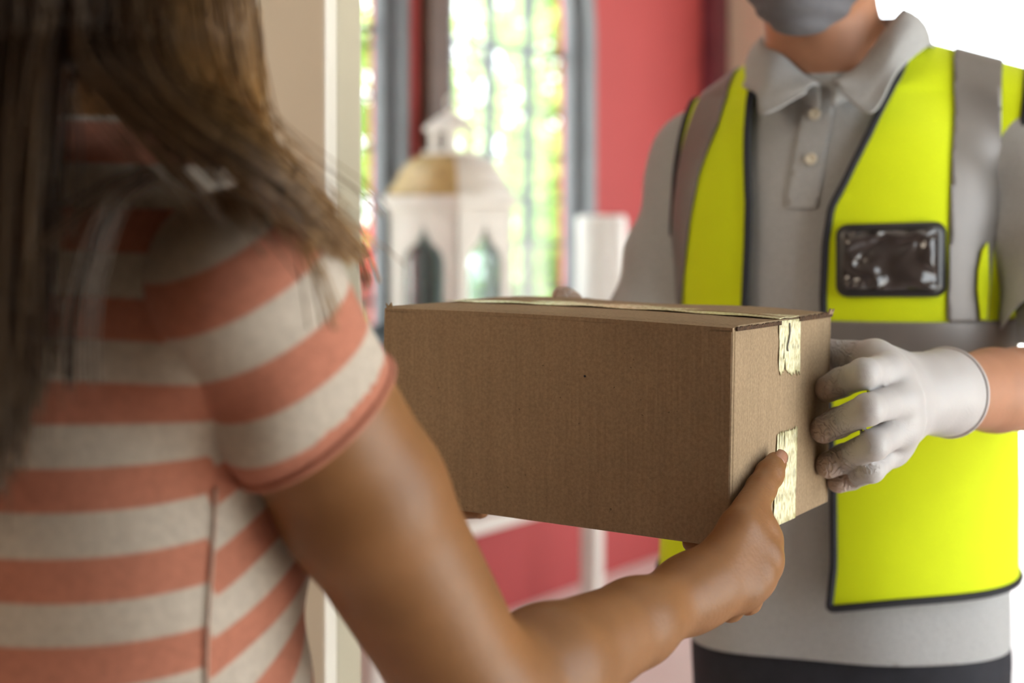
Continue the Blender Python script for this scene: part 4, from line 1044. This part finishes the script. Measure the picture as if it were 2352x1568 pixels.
# long hair: thousands of strands combed along hand-placed locks
crown = hgc+V3(-.01, .02, .108)
def lock(px_pts, side): return [G_(x, y, d) for x, y, d in px_pts]
G_ = P
ax_r = lambda a, el, k=1.06: HGW(.078*k*math.sin(a)*math.cos(el), .012+.097*k*math.cos(a)*math.cos(el), .030+.092*k*math.sin(el))
guides = [
 (-1.75, [(558, -60, .735), (572, 100, .735), (570, 240, .73), (592, 345, .725), (672, 445, .725), (765, 535, .73), (850, 625, .745)]),
 (-1.2, [(440, -60, .690), (465, 115, .680), (508, 240, .672), (568, 335, .662), (655, 430, .666), (745, 522, .694), (825, 612, .715)]),
 (-.75, [(310, -60, .660), (338, 110, .652), (395, 220, .640), (475, 302, .634), (560, 365, .636), (645, 435, .645), (730, 515, .662)]),
 (-.35, [(190, -60, .645), (203, 90, .640), (245, 165, .636), (325, 220, .632), (415, 268, .630), (515, 322, .632), (620, 395, .640)]),
 (.05, [(110, -60, .640), (115, 100, .638), (100, 220, .638), (75, 420, .640), (55, 640, .642), (45, 860, .645), (30, 1060, .650)]),
 (.5, [(0, -60, .645), (0, 120, .642), (0, 300, .642), (0, 560, .645), (5, 800, .648), (5, 1000, .652), (0, 1180, .655)]),
 (1.1, [(-130, -60, .665), (-135, 120, .662), (-140, 300, .662), (-140, 560, .665), (-140, 800, .668), (-140, 1000, .672), (-140, 1200, .675)]),
 (1.8, [(-260, -60, .73), (-270, 120, .73), (-275, 300, .72), (-275, 560, .72), (-270, 800, .72), (-270, 1000, .72), (-270, 1180, .72)]),
 (2.5, [(-345, -60, .82), (-350, 120, .82), (-350, 300, .81), (-350, 560, .81), (-345, 800, .81), (-340, 1000, .81), (-340, 1180, .81)]),
 (3.0, [(-330, -60, .90), (-330, 120, .90), (-325, 300, .90), (-320, 500, .91), (-310, 680, .92), (-300, 820, .93), (-290, 960, .93)])]
NS = 26; gcur = []
for a, pts in guides:
    top = [crown, ax_r(a, .95), ax_r(a, .35), ax_r(a, -.25)*np.array([1, 1, 1])]
    low = [P(*q) for q in pts]
    gcur.append(spline(top+low, NS))
gcur = np.array(gcur)
hr = np.random.default_rng(12)
def strands(n, r0):
    V = []; Fc = []; sides = 3; AL = []
    for s in range(n):
        seg = hr.choice(9, p=[.22, .20, .16, .07, .09, .08, .07, .06, .05]); w = hr.uniform(0, 1)
        c = gcur[seg]*(1-w)+gcur[seg+1]*w
        if seg == 3: # the parting: strands stay with one side or the other
            w2 = w*.35 if w < .6 else 1-(1-w)*.35; c = gcur[3]*(1-w2)+gcur[4]*w2
        tt = np.linspace(0, 1, NS)[:, None]
        j = hr.normal(size=3)*np.array([.0035, .008, .0035]); wv = hr.normal(size=3)*.003
        c = c+j*np.clip(tt*1.6, .1, 1)+wv*np.sin(tt*hr.uniform(4, 11)+hr.uniform(0, 6.28))*tt
        if hr.random() < .06: c = c+hr.normal(size=3)*np.array([.012, .006, .012])*tt**1.5
        cut_ = int(NS*(1-(.36 if seg < 3 else .2)*hr.random()**1.3)); c = c[:cut_]
        rad = r0*hr.uniform(.7, 1.3)*np.linspace(1, .55, cut_)
        b = len(V); v, f = tube_mesh(c, rad, sides); V.extend(v.tolist()); light = hr.uniform(.6, 1)*(1-.85*min(1, max(0, seg+w-.9)/1.6)); AL.extend(np.repeat(np.clip((tt[:cut_, 0]-.14)/.45, 0, 1)*light, sides).tolist()); Fc.extend([tuple(i+b for i in q) for q in f[:-2]])  # golden tips; dark roots and darker left strands paint shade into the colour
    return V, Fc, AL
V, Fc, AL = strands(4000, .00075)
# loose wisps across the back
for pts in ([(345, 395, .64), (270, 430, .636), (180, 490, .634), (80, 560, .634)], [(350, 400, .64), (265, 470, .636), (215, 590, .634), (185, 730, .634), (178, 880, .640)], [(700, 560, .66), (730, 640, .652), (760, 740, .655)], [(590, 20, .735), (600, 120, .735), (604, 210, .735), (596, 260, .735), (578, 300, .73)], [(610, 340, .73), (720, 460, .735), (820, 570, .75), (850, 650, .76)]):
    c0 = spline([P(*q) for q in pts], NS)
    for k in range(11 if pts[0][0] < 500 else 9):
        c = c0+hr.normal(size=3)*.0022+hr.normal(size=3)*.003*np.linspace(0, 1, NS)[:, None]
        b = len(V); v, f = tube_mesh(c, .0006, 3); V.extend(v.tolist()); AL.extend([.06 if pts[0][0] < 500 else .7]*len(v)); Fc.extend([tuple(i+b for i in q) for q in f[:-2]])
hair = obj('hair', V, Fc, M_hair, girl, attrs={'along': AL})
# scalp cap under the strands
hbG = Body(hpG); hboG = Body([Prim(lambda p: hbG(p)-.006, hgc, .16, 0)])
v, f = skin(hboG, .006); q_ = (v-hgc)@hGF.M.T/.95
v, t = clip(v, tris(f), np.minimum(q_[:, 2]-(.055-.6*np.clip(q_[:, 1]+.055, 0, .25)), q_[:, 2]+.07))
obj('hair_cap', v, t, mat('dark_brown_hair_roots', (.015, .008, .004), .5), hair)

# jeans and shoes
jn_sec = sections([(.78, 0, 0, .158, .115), (.86, 0, 0, .152, .110), (.96, 0, 0, .128, .096)])
jB = Body([Prim(lambda p: jn_sec(GF.l(p)), gL(0, 0, .86), .24, .03)]+[pchain([gL(s*.076, 0, .80), gL(s*.079, .01, .46), gL(s*.081, -.02, .06)], [.086, .066, .052], .03) for s in (-1, 1)])
v, f = skin(jB, .008); q_ = GF.l(v); v, t = clip(v, tris(f), np.minimum(q_[:, 2]-.07, .95-q_[:, 2]))
obj('jeans', v, t, M_jean, girl, solid=.003)
shoe(girl, GF, .081, 1); shoe(girl, GF, -.081, 1)
